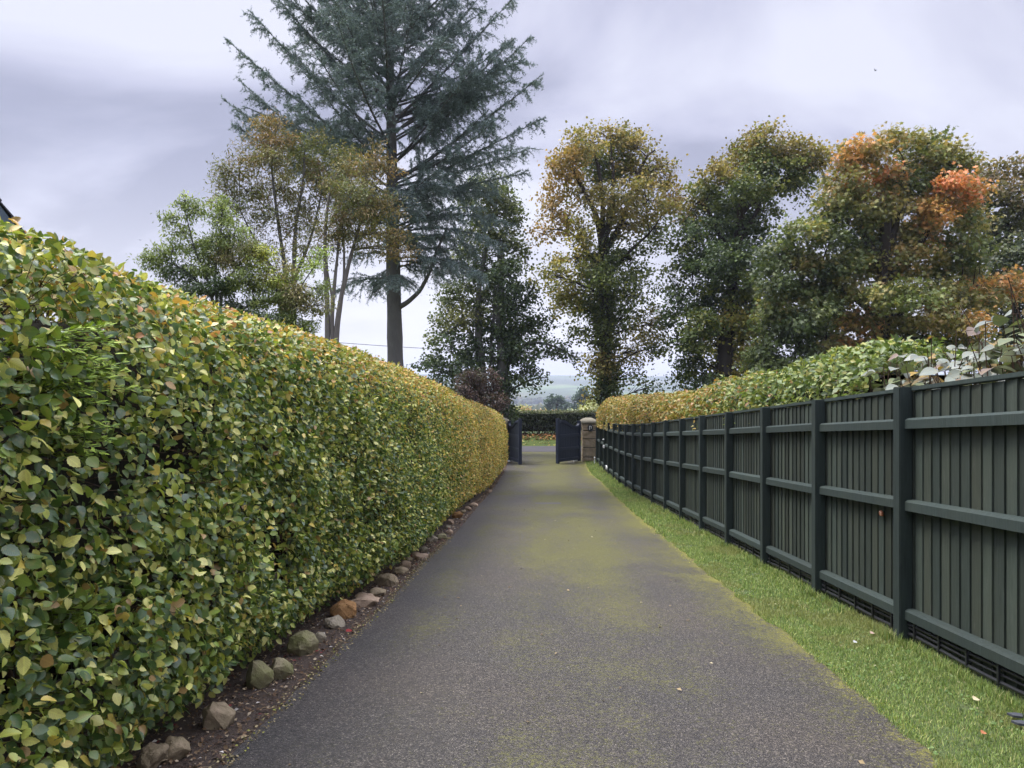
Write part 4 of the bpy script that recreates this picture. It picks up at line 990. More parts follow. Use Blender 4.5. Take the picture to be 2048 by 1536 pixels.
# ------------------------------------------------------------------ trees
def tree(name, label, cat, Y, trunks, blobs, pals, leaf=.12, tpl=T_TREE, per=1.0, bark='bark_dark', depth=1.0, sub=.3, group=None, mat='tree_leaf', twig=1.0, upright=0, bright=2.15):
    """trunks: [(points (px,py[,dY]), radius at foot, radius at top)]; blobs: (px,py,rx,ry,density,palette)"""
    root = P(*trunks[0][0][0][:2], Y); base = (root.x, Y, float(terrain(root.x, Y)))
    t = thing(name, label, cat, base, group)
    wood = Acc(); wood4 = Acc(); tv = []; tr_ = []
    for pts, r0, r1 in trunks:
        q = np.array([P(p[0], p[1], Y+(p[2] if len(p) > 2 else 0)) for p in pts])
        if pts is trunks[0][0] or q[0, 2] < base[2]+1.0: q[0, 2] = min(q[0, 2], base[2]-.1)
        # resample smoothly
        K = 4*len(q); s = np.linspace(0, len(q)-1, K); i = np.clip(s.astype(int), 0, len(q)-2); f = (s-i)[:, None]
        pm = np.concatenate([[2*q[0]-q[1]], q, [2*q[-1]-q[-2]]]); p0, p1, p2, p3 = pm[i], pm[i+1], pm[i+2], pm[i+3]
        c = .5*(2*p1+(p2-p0)*f+(2*p0-5*p1+4*p2-p3)*f**2+(3*p1-p0-3*p2+p3)*f**3)
        rad = r0+(r1-r0)*np.linspace(0, 1, K)**.8; rad[0] *= 1.25
        rad = rad*(1+.06*rng.normal(size=K))
        wood.add(*tubes(c[None], rad[None], 10)); tv.append(c); tr_.append(rad)
    tv = np.concatenate(tv); tr_ = np.concatenate(tr_)
    A = [[], [], [], [], []]
    for (px, py, rx, ry, dens, pk) in blobs:
        s = Y/1500; dy = rng.normal(0, .55)*depth*rx*s if rx*s > .4 else 0
        C = np.array(P(px, py, Y+dy)); rad = np.array([rx*s, (rx+ry)/2*s*depth, ry*s])
        D = np.linalg.norm(tv-C-np.array([0, 0, -.35])*np.linalg.norm(tv-C, axis=1)[:, None], axis=1); j = int(np.argmin(D)); p0 = tv[j]
        L = np.linalg.norm(C-p0); mid = p0+(C-p0)*.5+np.array([rng.normal(0, .08)*L, rng.normal(0, .08)*L, .12*L])
        r0 = min(.55*tr_[j], .018+.018*L)
        limb = bez(p0[None], mid[None], C[None], 9)
        wood.add(*tubes(limb, np.linspace(r0, .012, 9)[None], 6))
        ns = max(5, int(7*rad[0]*rad[2]/sub**2*.55)); u = rnd_dir(ns)*(rng.random(ns)**.38)[:, None]
        S = C+u*rad
        k = rng.integers(4, 9, ns); p0s = limb[0][k]; ms = (p0s+S)/2+rng.normal(0, .08, (ns, 3))*sub*2+np.array([0, 0, .1*sub])
        wood4.add(*tubes(bez(p0s, ms, S, 4), np.linspace(.011, .004, 4)[None]*np.full((ns, 1), twig), 4))
        npl = rng.poisson(dens*per*26, ns); tot = npl.sum()
        if tot == 0: continue
        idx = np.repeat(np.arange(ns), npl)
        off = rng.normal(size=(tot, 3))*sub*np.array([.62, .62, .4+upright*.3])
        pos = S[idx]+off
        out = nrm(pos-C)
        N = nrm(np.array([0, 0, .75])+.35*out+.6*rng.normal(size=(tot, 3))); d = nrm(out*.5+rng.normal(size=(tot, 3))*.8+np.array([0, 0, -.25+upright]))
        sc = pick(pals[pk], ns)
        own = pick(pals[pk], tot); f = rng.random(tot)[:, None]**.8
        c = sc[idx]*f+own*(1-f)
        c = c*bright*(.72+.56*rng.random(tot))[:, None]*(.75+.5*rng.random(ns))[idx][:, None]
        for lst, v in zip(A, (pos, d, N, leaf*(.6+.7*rng.random(tot)), c)): lst.append(v)
    wood.add(np.concatenate(wood4.V), np.concatenate(wood4.F))
    wood.build('trunk', M[bark], t, True)
    V, F, T, U = leaves(tpl, *[np.concatenate(x) for x in A])
    link('crown', np_mesh('crown', V, F, T), M[mat], t)
    print('TREE', name, len(F))
    return t
pal_ivy = dict(
 b=[((.125, .095, .032), 3), ((.15, .11, .036), 2), ((.1, .09, .028), 3), ((.075, .082, .024), 3), ((.19, .15, .042), 1.2)],
 o=[((.2, .12, .04), 3), ((.16, .11, .036), 3), ((.12, .1, .03), 3)],
 g=[((.05, .068, .02), 4), ((.075, .088, .022), 3), ((.11, .11, .03), 1.5), ((.035, .05, .018), 2)],
 y=[((.2, .17, .04), 3), ((.14, .14, .035), 3), ((.09, .105, .025), 2), ((.24, .17, .05), 1)],
 d=[((.03, .046, .02), 4), ((.042, .06, .022), 3), ((.06, .078, .025), 1.5)])
tree('ivy_tree', 'tall upright tree with ivied bare trunk and tawny crown right of the gate', 'tree', 38,
 [([(1212, 905), (1212, 800), (1209, 720), (1210, 620), (1206, 520), (1204, 470)], .3, .22), ([(1206, 500), (1195, 440), (1170, 385), (1140, 335), (1110, 310)], .2, .04), ([(1206, 500), (1222, 420), (1226, 350), (1222, 290)], .2, .04), ([(1204, 500), (1205, 400), (1195, 330), (1180, 280)], .16, .04), ([(1206, 510), (1240, 450), (1262, 390), (1290, 320), (1310, 300)], .18, .04), ([(1206, 540), (1170, 500), (1140, 465), (1095, 458)], .1, .03), ([(1210, 560), (1262, 500), (1300, 465), (1330, 420)], .12, .03)],
 [(1215, 272, 60, 26, 1, 'b'), (1170, 288, 45, 30, .9, 'b'), (1265, 290, 50, 34, .9, 'b'), (1140, 320, 45, 34, 1, 'o'), (1200, 330, 60, 40, 1.1, 'g'), (1262, 335, 60, 40, 1.1, 'b'), (1310, 345, 40, 40, .9, 'b'), (1115, 360, 34, 40, .9, 'o'), (1165, 385, 45, 40, .8, 'b'), (1230, 400, 60, 40, .8, 'b'), (1295, 400, 50, 40, .9, 'b'), (1340, 390, 28, 40, .8, 'o'), (1105, 415, 35, 35, .7, 'o'), (1090, 470, 32, 36, .38, 'o'), (1135, 440, 35, 30, .5, 'o'), (1165, 460, 40, 35, .7, 'y'), (1255, 450, 60, 40, .8, 'b'), (1310, 460, 45, 45, .6, 'g'), (1200, 510, 50, 40, 1.1, 'g'), (1150, 520, 45, 38, .8, 'y'), (1260, 520, 50, 40, .8, 'g'), (1100, 550, 40, 35, .75, 'y'), (1210, 570, 60, 45, 1.2, 'g'), (1150, 580, 50, 35, 1, 'y'), (1125, 610, 40, 26, .7, 'y'), (1270, 590, 45, 45, .6, 'g'), (1190, 630, 50, 38, 1, 'g'), (1240, 640, 45, 40, .8, 'g'), (1300, 650, 40, 40, .6, 'b'), (1160, 670, 35, 26, .5, 'g'), (1270, 700, 45, 36, .6, 'b'), (1320, 690, 34, 36, .5, 'g'), (1180, 735, 26, 36, .35, 'y'), (1255, 750, 40, 30, .5, 'g'), (1295, 775, 34, 22, .4, 'd'), (1208, 600, 24, 40, 2.2, 'g'), (1209, 650, 22, 36, 2.4, 'g'), (1212, 690, 22, 36, 2.4, 'g'), (1212, 730, 22, 30, 2.4, 'b'), (1212, 765, 22, 30, 2.4, 'g'), (1212, 795, 24, 24, 2.2, 'd'), (1185, 795, 18, 22, .6, 'y'), (1225, 800, 22, 20, 1, 'd')],
 pal_ivy, .125, T_ROUND, 1.6, 'bark_dark', 1.0, .36, None, 'tree_leaf', 1.3, .25, 2.1)
tree('ivy_clad_tree', 'dark ivy-clad tree with a leaning top behind the middle of the right hedge', 'tree', 36,
 [([(1447, 860), (1447, 780), (1452, 690), (1465, 580), (1476, 480), (1486, 400), (1510, 320)], .5, .14), ([(1470, 540), (1440, 470), (1415, 420), (1395, 400)], .18, .04), ([(1484, 420), (1540, 380), (1600, 340), (1650, 325)], .17, .04), ([(1484, 470), (1510, 430), (1525, 390)], .15, .05), ([(1455, 660), (1400, 640), (1360, 650)], .1, .03), ([(1460, 620), (1510, 600), (1540, 640)], .12, .03)],
 [(1525, 278, 34, 26, 1, 'b'), (1490, 300, 36, 28, 1, 'b'), (1560, 290, 50, 26, 1, 'b'), (1480, 335, 45, 34, 1.1, 'b'), (1540, 325, 60, 36, 1.2, 'g'), (1605, 312, 40, 30, 1, 'b'), (1645, 318, 28, 28, .7, 'b'), (1440, 350, 40, 30, 1, 'b'), (1500, 375, 50, 36, 1.2, 'g'), (1560, 360, 45, 34, 1, 'g'), (1610, 360, 36, 26, .8, 'g'), (1650, 365, 20, 26, .4, 'b'), (1620, 400, 26, 18, .4, 'g'), (1415, 395, 40, 36, 1.1, 'g'), (1465, 420, 50, 36, 1.2, 'd'), (1525, 425, 34, 36, .8, 'g'), (1380, 420, 30, 36, .8, 'b'), (1420, 460, 55, 36, 1.2, 'd'), (1490, 470, 45, 40, 1.2, 'd'), (1370, 480, 34, 40, .8, 'g'), (1440, 520, 60, 40, 1.3, 'd'), (1510, 520, 34, 40, .9, 'd'), (1385, 540, 40, 40, .9, 'd'), (1345, 560, 26, 34, .5, 'g'), (1465, 570, 55, 38, 1.3, 'g'), (1420, 600, 50, 40, 1.2, 'd'), (1360, 600, 34, 36, .8, 'd'), (1510, 600, 40, 40, 1, 'd'), (1470, 640, 55, 40, 1.3, 'y'), (1400, 660, 45, 40, 1.2, 'g'), (1350, 650, 30, 34, .7, 'd'), (1430, 690, 55, 34, 1.2, 'y'), (1500, 680, 45, 40, 1.2, 'y'), (1370, 710, 34, 34, .8, 'd'), (1460, 735, 50, 34, 1.2, 'y'), (1400, 745, 45, 32, 1, 'g'), (1515, 730, 40, 36, 1, 'g'), (1365, 765, 30, 24, .6, 'd'), (1440, 780, 50, 26, 1.1, 'd'), (1500, 775, 45, 30, 1, 'd')],
 pal_ivy, .13, T_ROUND, 2.7, 'bark_dark', 1.0, .42)
pal_maple = dict(
 g=[((.058, .075, .024), 4), ((.075, .09, .028), 3), ((.11, .11, .034), 2), ((.15, .125, .042), 1)],
 t=[((.115, .11, .038), 3), ((.15, .125, .042), 3), ((.08, .09, .03), 3), ((.2, .13, .05), 1.2)],
 o=[((.32, .155, .055), 3), ((.24, .145, .05), 3), ((.15, .125, .042), 3), ((.1, .1, .035), 2)],
 r=[((.34, .13, .055), 3), ((.28, .15, .055), 3), ((.16, .125, .045), 3)],
 d=[((.036, .05, .02), 4), ((.05, .064, .024), 3), ((.07, .08, .03), 1.5)])
tree('maple_tree', 'broad maple with orange and red tinted upper leaves behind the right hedge', 'tree', 29,
 [([(1760, 900), (1762, 780), (1765, 650), (1768, 540), (1772, 440)], .42, .2), ([(1768, 540), (1720, 450), (1700, 360), (1710, 320)], .18, .04), ([(1770, 520), (1800, 420), (1810, 330)], .18, .04), ([(1768, 560), (1850, 470), (1880, 370), (1900, 330)], .18, .04), ([(1765, 640), (1660, 560), (1590, 530)], .15, .03), ([(1765, 640), (1880, 590), (1960, 570)], .16, .03), ([(1763, 740), (1660, 700), (1600, 690)], .13, .03), ([(1763, 730), (1860, 690), (1950, 680)], .13, .03)],
 [(1720, 300, 45, 18, 1.2, 'o'), (1790, 290, 50, 20, 1.2, 't'), (1850, 285, 50, 18, 1.2, 'g'), (1900, 300, 40, 24, 1.2, 't'), (1935, 325, 20, 14, .7, 't'), (1700, 335, 40, 30, 1.1, 'o'), (1775, 345, 46, 18, 1.2, 'r'), (1740, 322, 40, 18, 1.1, 't'), (1840, 330, 60, 30, 1.2, 'g'), (1905, 345, 36, 30, 1.1, 'g'), (1690, 380, 50, 34, 1.2, 't'), (1760, 380, 60, 30, 1.2, 'o'), (1830, 375, 60, 30, 1.1, 'd'), (1895, 365, 36, 20, 1.2, 'r'), (1920, 400, 20, 24, 1, 'r'), (1870, 395, 40, 20, 1.1, 'o'), (1660, 430, 50, 26, 1.2, 'g'), (1730, 425, 60, 30, 1.3, 't'), (1800, 425, 60, 30, 1.2, 't'), (1865, 425, 50, 30, 1.2, 'o'), (1925, 440, 22, 26, .8, 'g'), (1610, 455, 40, 20, 1, 'g'), (1570, 480, 30, 18, .9, 'd'), (1560, 560, 40, 34, 1, 'd'), (1550, 640, 36, 36, 1, 'd'), (1560, 690, 40, 34, 1, 'd'), (1545, 600, 30, 30, .8, 'g'), (1935, 385, 30, 30, 1, 'o'), (1950, 440, 34, 34, 1, 't'), (1955, 500, 36, 34, 1.1, 'g'), (1960, 550, 36, 30, 1, 't'), (1530, 720, 40, 34, 1, 'd'), (1560, 750, 50, 34, 1.1, 'd'), (1590, 500, 40, 26, 1, 'g'), (1610, 780, 60, 30, 1.1, 'd'), (1700, 785, 70, 26, 1.1, 'g'), (1540, 520, 26, 26, .7, 'd'), (1640, 600, 50, 34, 1.1, 'g'), (1640, 560, 50, 30, 1, 'd'), (1620, 640, 50, 30, 1, 'd'), (1660, 480, 50, 24, 1, 'd'), (1720, 480, 60, 30, 1.2, 'd'), (1790, 475, 60, 30, 1.3, 't'), (1860, 475, 55, 30, 1.3, 'o'), (1915, 490, 34, 34, 1, 'g'), (1570, 520, 34, 24, .9, 'd'), (1630, 530, 50, 26, 1.1, 't'), (1690, 530, 50, 30, 1.2, 'g'), (1750, 530, 60, 30, 1.3, 't'), (1820, 530, 60, 34, 1.3, 't'), (1890, 535, 50, 30, 1.2, 'g'), (1600, 570, 50, 26, 1.1, 'g'), (1670, 580, 60, 30, 1.3, 't'), (1740, 585, 60, 30, 1.3, 't'), (1810, 590, 60, 30, 1.3, 'g'), (1880, 585, 55, 30, 1.3, 't'), (1930, 600, 40, 30, 1.2, 'o'), (1580, 620, 45, 28, 1.1, 't'), (1650, 635, 50, 30, 1.2, 'g'), (1720, 640, 55, 30, 1.3, 'o'), (1790, 645, 60, 30, 1.3, 'g'), (1860, 640, 60, 30, 1.3, 't'), (1930, 645, 50, 28, 1.2, 'o'), (1600, 675, 45, 30, 1, 'd'), (1670, 690, 50, 30, 1.2, 't'), (1740, 690, 55, 32, 1.3, 'o'), (1810, 700, 60, 32, 1.2, 'd'), (1880, 695, 60, 30, 1.2, 'g'), (1945, 695, 50, 28, 1.1, 't'), (1590, 725, 45, 30, 1, 'd'), (1660, 740, 50, 30, 1.2, 't'), (1730, 740, 60, 30, 1.2, 't'), (1800, 750, 60, 30, 1.1, 'd'), (1560, 760, 34, 24, .9, 'd'), (1630, 775, 50, 24, 1, 'g'), (2000, 560, 40, 20, 1, 'o'), (2030, 590, 34, 20, 1, 'o'), (1985, 600, 40, 22, 1, 't')],
 pal_maple, .15, T_PALM, 3.0, 'bark_dark', 1.1, .42)
tree('oak_tree', 'dull brown-green broadleaf tree at the right picture edge behind the maple', 'tree', 36,
 [([(2030, 860), (2030, 700), (2025, 560), (2015, 450)], .45, .15), ([(2020, 520), (1980, 440), (1965, 390)], .18, .04), ([(2020, 520), (2060, 430), (2075, 360)], .18, .04)],
 [(1975, 350, 36, 24, 1, 'b'), (2025, 340, 40, 26, 1, 'b'), (2075, 345, 40, 28, 1, 'b'), (1965, 390, 34, 30, 1, 'd'), (2015, 395, 50, 32, 1.2, 'b'), (2070, 400, 50, 36, 1.2, 'b'), (1965, 440, 36, 34, 1.1, 'd'), (2020, 450, 50, 34, 1.2, 'g'), (2075, 460, 50, 36, 1.2, 'd'), (1975, 500, 40, 36, 1.1, 'd'), (2030, 510, 50, 36, 1.2, 'd'), (2085, 520, 45, 40, 1.2, 'd'), (1980, 560, 45, 36, 1.1, 'd'), (2045, 570, 50, 36, 1.2, 'd'), (1985, 620, 45, 36, 1, 'd'), (2045, 640, 50, 40, 1.1, 'd'), (2000, 680, 50, 30, 1, 'd'), (2090, 600, 40, 40, 1, 'd')],
 dict(b=[((.11, .08, .038), 3), ((.075, .065, .03), 3), ((.05, .052, .024), 3), ((.15, .1, .05), 1)], g=[((.055, .062, .024), 3), ((.075, .075, .03), 2), ((.1, .09, .035), 1)], d=[((.03, .04, .019), 4), ((.045, .054, .023), 3), ((.07, .07, .03), 1)]), .15, T_ROUND, 1.15, 'bark_dark', 1.0, .36)
pal_gate = dict(d=[((.026, .04, .02), 4), ((.036, .052, .022), 3), ((.055, .07, .026), 1.5)], g=[((.045, .058, .024), 3), ((.06, .075, .03), 3), ((.085, .09, .032), 1.5)], y=[((.09, .09, .03), 3), ((.06, .07, .025), 2)])
tree('gate_tree', 'dark ivied tree with spreading low boughs left of the gate', 'tree', 38,
 [([(1006, 880), (1006, 800), (1005, 720), (1000, 640), (1002, 560), (1000, 480)], .4, .15), ([(965, 860), (964, 760), (958, 690), (957, 640), (960, 560), (985, 440), (995, 390)], .3, .06), ([(985, 730), (982, 690), (987, 640), (990, 560)], .14, .05), ([(1005, 740), (1050, 690), (1100, 690), (1145, 712)], .12, .03), ([(1005, 790), (1060, 760), (1095, 755)], .08, .02), ([(960, 780), (910, 740), (860, 725), (840, 728)], .12, .03), ([(958, 690), (920, 650), (870, 690)], .1, .03), ([(1003, 650), (1050, 600), (1075, 560)], .1, .03)],
 [(985, 362, 36, 16, .9, 'g'), (965, 385, 40, 26, 1, 'g'), (1005, 395, 36, 28, 1, 'g'), (945, 420, 36, 28, .8, 'g'), (990, 430, 45, 30, 1, 'g'), (1025, 440, 28, 34, .9, 'g'), (965, 470, 45, 34, .9, 'g'), (1015, 490, 36, 36, .9, 'g'), (1045, 510, 20, 28, .6, 'g'), (935, 510, 36, 34, .8, 'g'), (975, 540, 45, 34, 1.1, 'd'), (1020, 550, 40, 36, 1.1, 'd'), (925, 570, 36, 36, .9, 'g'), (965, 600, 45, 34, 1.2, 'g'), (1020, 610, 40, 36, 1.1, 'd'), (1060, 590, 26, 28, .6, 'd'), (895, 615, 30, 30, .8, 'g'), (925, 640, 45, 30, 1, 'y'), (975, 660, 40, 34, 1.1, 'd'), (1010, 670, 24, 40, 1.5, 'd'), (1050, 650, 40, 34, .8, 'd'), (1085, 640, 26, 26, .5, 'd'), (880, 655, 20, 20, .7, 'g'), (905, 690, 40, 26, .8, 'd'), (868, 690, 22, 14, .8, 'g'), (950, 710, 45, 32, 1.1, 'd'), (1040, 710, 40, 30, .8, 'd'), (1085, 690, 36, 22, .7, 'd'), (1120, 700, 28, 14, .8, 'd'), (1142, 714, 14, 9, .8, 'd'), (850, 725, 26, 18, .9, 'd'), (885, 735, 40, 24, .8, 'd'), (925, 750, 40, 26, .9, 'd'), (1006, 730, 24, 40, 1.6, 'd'), (1045, 750, 34, 26, .7, 'd'), (1080, 755, 22, 14, .5, 'd'), (1008, 790, 22, 40, 1.7, 'd'), (870, 765, 30, 18, .7, 'd'), (905, 785, 30, 20, .8, 'd'), (1010, 840, 20, 34, 1.6, 'd'), (1070, 775, 16, 10, .4, 'd'), (1030, 690, 30, 40, 1, 'd')],
 pal_gate, .125, T_ROUND, 1.6, 'bark_grey', .9, .34)
tree('copper_shrub', 'purple-brown leafed shrub behind the far end of the beech hedge', 'shrub', 34,
 [([(960, 880), (960, 820), (958, 790)], .06, .03)],
 [(960, 752, 32, 16, 1.2, 'p'), (940, 775, 30, 22, 1.3, 'p'), (975, 775, 30, 22, 1.3, 'p'), (925, 795, 22, 16, 1.1, 'p'), (990, 800, 20, 22, 1.1, 'p'), (955, 805, 36, 22, 1.3, 'p'), (965, 830, 36, 30, 1.2, 'p')],
 dict(p=[((.08, .052, .042), 3), ((.1, .062, .05), 2), ((.055, .04, .034), 3), ((.06, .06, .035), 1.5)]), .11, T_TREE, 1.6, 'twig', 1.0, .24, None, 'tree_leaf', 1, 0, 1.15)
pal_br = dict(o=[((.135, .085, .036), 2.5), ((.115, .08, .035), 3), ((.09, .075, .032), 3), ((.075, .075, .03), 2)], b=[((.1, .085, .038), 3), ((.085, .085, .036), 3), ((.078, .092, .038), 3), ((.13, .095, .045), 1.2), ((.11, .065, .048), .5)], g=[((.06, .07, .026), 3), ((.08, .085, .03), 2), ((.1, .08, .03), 1)], y=[((.14, .12, .035), 2), ((.1, .1, .03), 2), ((.17, .12, .04), 1)])
tree('rowan_tree', 'airy tree with reddish-brown leaves and slender dark stems in front of the cedar', 'tree', 17,
 [([(580, 860), (576, 640), (570, 540), (560, 470), (548, 380), (540, 300)], .075, .02), ([(584, 860), (588, 640), (588, 540), (592, 450), (605, 370), (610, 300)], .07, .018), ([(572, 620), (545, 540), (505, 470), (480, 420)], .04, .012), ([(588, 560), (620, 480), (640, 400), (650, 330)], .04, .012), ([(585, 640), (560, 560), (520, 500)], .03, .01)],
 [(535, 265, 30, 22, .8, 'o'), (560, 285, 36, 24, .9, 'o'), (510, 300, 34, 26, .8, 'o'), (600, 285, 34, 22, .7, 'g'), (480, 335, 34, 24, .8, 'b'), (545, 325, 44, 30, .9, 'b'), (610, 320, 44, 28, .9, 'g'), (665, 310, 34, 26, .8, 'g'), (455, 370, 24, 22, .7, 'b'), (500, 375, 40, 28, .9, 'b'), (570, 375, 44, 28, .9, 'b'), (640, 360, 40, 28, .9, 'b'), (445, 345, 14, 10, .4, 'b'), (470, 410, 30, 22, .7, 'b'), (530, 415, 40, 26, .8, 'b'), (600, 415, 44, 26, .8, 'b'), (660, 400, 40, 26, .9, 'b'), (500, 455, 34, 22, .5, 'b'), (560, 455, 40, 22, .55, 'b'), (620, 455, 40, 24, .6, 'b'), (540, 490, 36, 20, .35, 'b'), (610, 490, 36, 20, .4, 'b'), (700, 330, 30, 24, .7, 'g'), (450, 440, 12, 16, .3, 'g'), (520, 520, 36, 22, .3, 'b'), (580, 530, 40, 24, .35, 'g'), (490, 500, 30, 20, .35, 'g'), (640, 520, 30, 24, .3, 'b'), (440, 400, 16, 20, .5, 'b'), (560, 245, 22, 14, .4, 'o'), (640, 285, 24, 20, .5, 'g')],
 pal_br, .08, T_SLIM, 4.2, 'bark_grey', 1.0, .21, None, 'tree_leaf', .55)
tree('cherry_tree', 'multi-stemmed pale grey tree with brown leaves right of the airy rowan', 'tree', 16,
 [([(655, 860), (655, 690), (654, 600), (650, 520), (652, 440), (660, 380)], .07, .025), ([(664, 860), (666, 700), (664, 640), (668, 580), (674, 520), (682, 450), (690, 400)], .06, .02), ([(672, 860), (672, 690), (680, 610), (690, 560), (705, 500), (722, 440), (740, 390)], .075, .022), ([(688, 570), (688, 500), (684, 440)], .035, .015), ([(665, 600), (655, 540), (652, 480)], .03, .012)],
 [(680, 345, 34, 24, .8, 'b'), (725, 345, 34, 26, .8, 'o'), (700, 380, 40, 28, .9, 'b'), (745, 385, 34, 28, .9, 'b'), (775, 330, 20, 18, .5, 'o'), (680, 420, 36, 26, .9, 'b'), (735, 425, 40, 28, 1, 'b'), (775, 415, 24, 22, .6, 'b'), (655, 460, 30, 22, .7, 'b'), (700, 460, 36, 22, .9, 'b'), (750, 465, 34, 22, .8, 'y'), (790, 470, 26, 16, .6, 'o'), (670, 490, 26, 16, .5, 'b'), (720, 495, 30, 16, .5, 'b'), (800, 500, 26, 14, .6, 'o'), (770, 500, 22, 16, .4, 'y'), (755, 310, 22, 20, .5, 'o')],
 pal_br, .08, T_SLIM, 4.2, 'bark_pale', 1.0, .21, None, 'tree_leaf', .55)
pal_eld = dict(g=[((.12, .15, .045), 3), ((.085, .11, .036), 3), ((.17, .195, .065), 2), ((.065, .085, .033), 2)], y=[((.2, .2, .04), 3), ((.15, .17, .04), 2), ((.1, .13, .035), 2)], b=[((.14, .12, .06), 2), ((.1, .11, .045), 2)], d=[((.04, .06, .028), 3), ((.06, .08, .032), 2)], l=[((.15, .19, .045), 3), ((.11, .15, .04), 2)])
tree('elder_shrub', 'light green elder with thin upright sprays behind the near beech hedge', 'shrub', 12.5,
 [([(420, 900), (425, 640), (415, 560), (390, 500), (370, 420)], .035, .008), ([(432, 900), (440, 650), (445, 580), (470, 540), (520, 490)], .035, .01), ([(436, 900), (436, 640), (400, 570), (350, 530), (310, 520)], .03, .008), ([(445, 640), (530, 600), (600, 620)], .025, .008), ([(440, 660), (430, 560), (440, 480), (445, 420)], .025, .008), ([(450, 700), (560, 640), (610, 560), (640, 520)], .02, .007)],
 [(368, 400, 10, 18, .6, 'g'), (395, 412, 12, 16, .5, 'g'), (336, 438, 12, 16, .5, 'g'), (440, 420, 20, 30, .5, 'g'), (470, 470, 34, 30, .6, 'g'), (500, 500, 34, 26, .7, 'b'), (295, 522, 16, 10, .6, 'g'), (320, 505, 22, 16, .6, 'g'), (540, 560, 40, 26, .7, 'y'), (590, 590, 40, 26, .7, 'b'), (640, 580, 20, 24, .5, 'g'), (368, 405, 9, 16, .5, 'g'), (375, 430, 20, 18, .4, 'g'), (397, 420, 14, 14, .35, 'g'), (340, 445, 14, 16, .4, 'g'), (360, 465, 24, 20, .5, 'g'), (345, 500, 26, 20, .6, 'g'), (325, 530, 26, 16, .6, 'g'), (300, 525, 16, 10, .5, 'g'), (385, 490, 34, 24, .7, 'g'), (440, 445, 22, 34, .5, 'g'), (430, 490, 30, 24, .7, 'g'), (360, 545, 40, 20, .8, 'd'), (410, 535, 40, 24, .9, 'g'), (465, 520, 40, 26, .8, 'b'), (390, 580, 40, 20, .8, 'd'), (440, 575, 44, 22, 1, 'd'), (500, 560, 44, 26, .9, 'g'), (520, 510, 30, 24, .8, 'y'), (480, 610, 44, 18, .9, 'd'), (545, 600, 44, 26, .9, 'g'), (560, 545, 34, 22, .5, 'b'), (600, 610, 34, 24, .8, 'b'), (590, 640, 40, 18, .9, 'g'), (645, 610, 22, 20, .5, 'b'), (580, 560, 28, 16, .5, 'l'), (620, 530, 22, 14, .6, 'l'), (640, 505, 14, 14, .6, 'l'), (600, 660, 40, 14, .8, 'g'), (530, 640, 50, 14, .9, 'd')],
 pal_eld, .064, T_SLIM, 2.4, 'bark_grey', 1.0, .105, None, 'tree_leaf', .4, -.1)

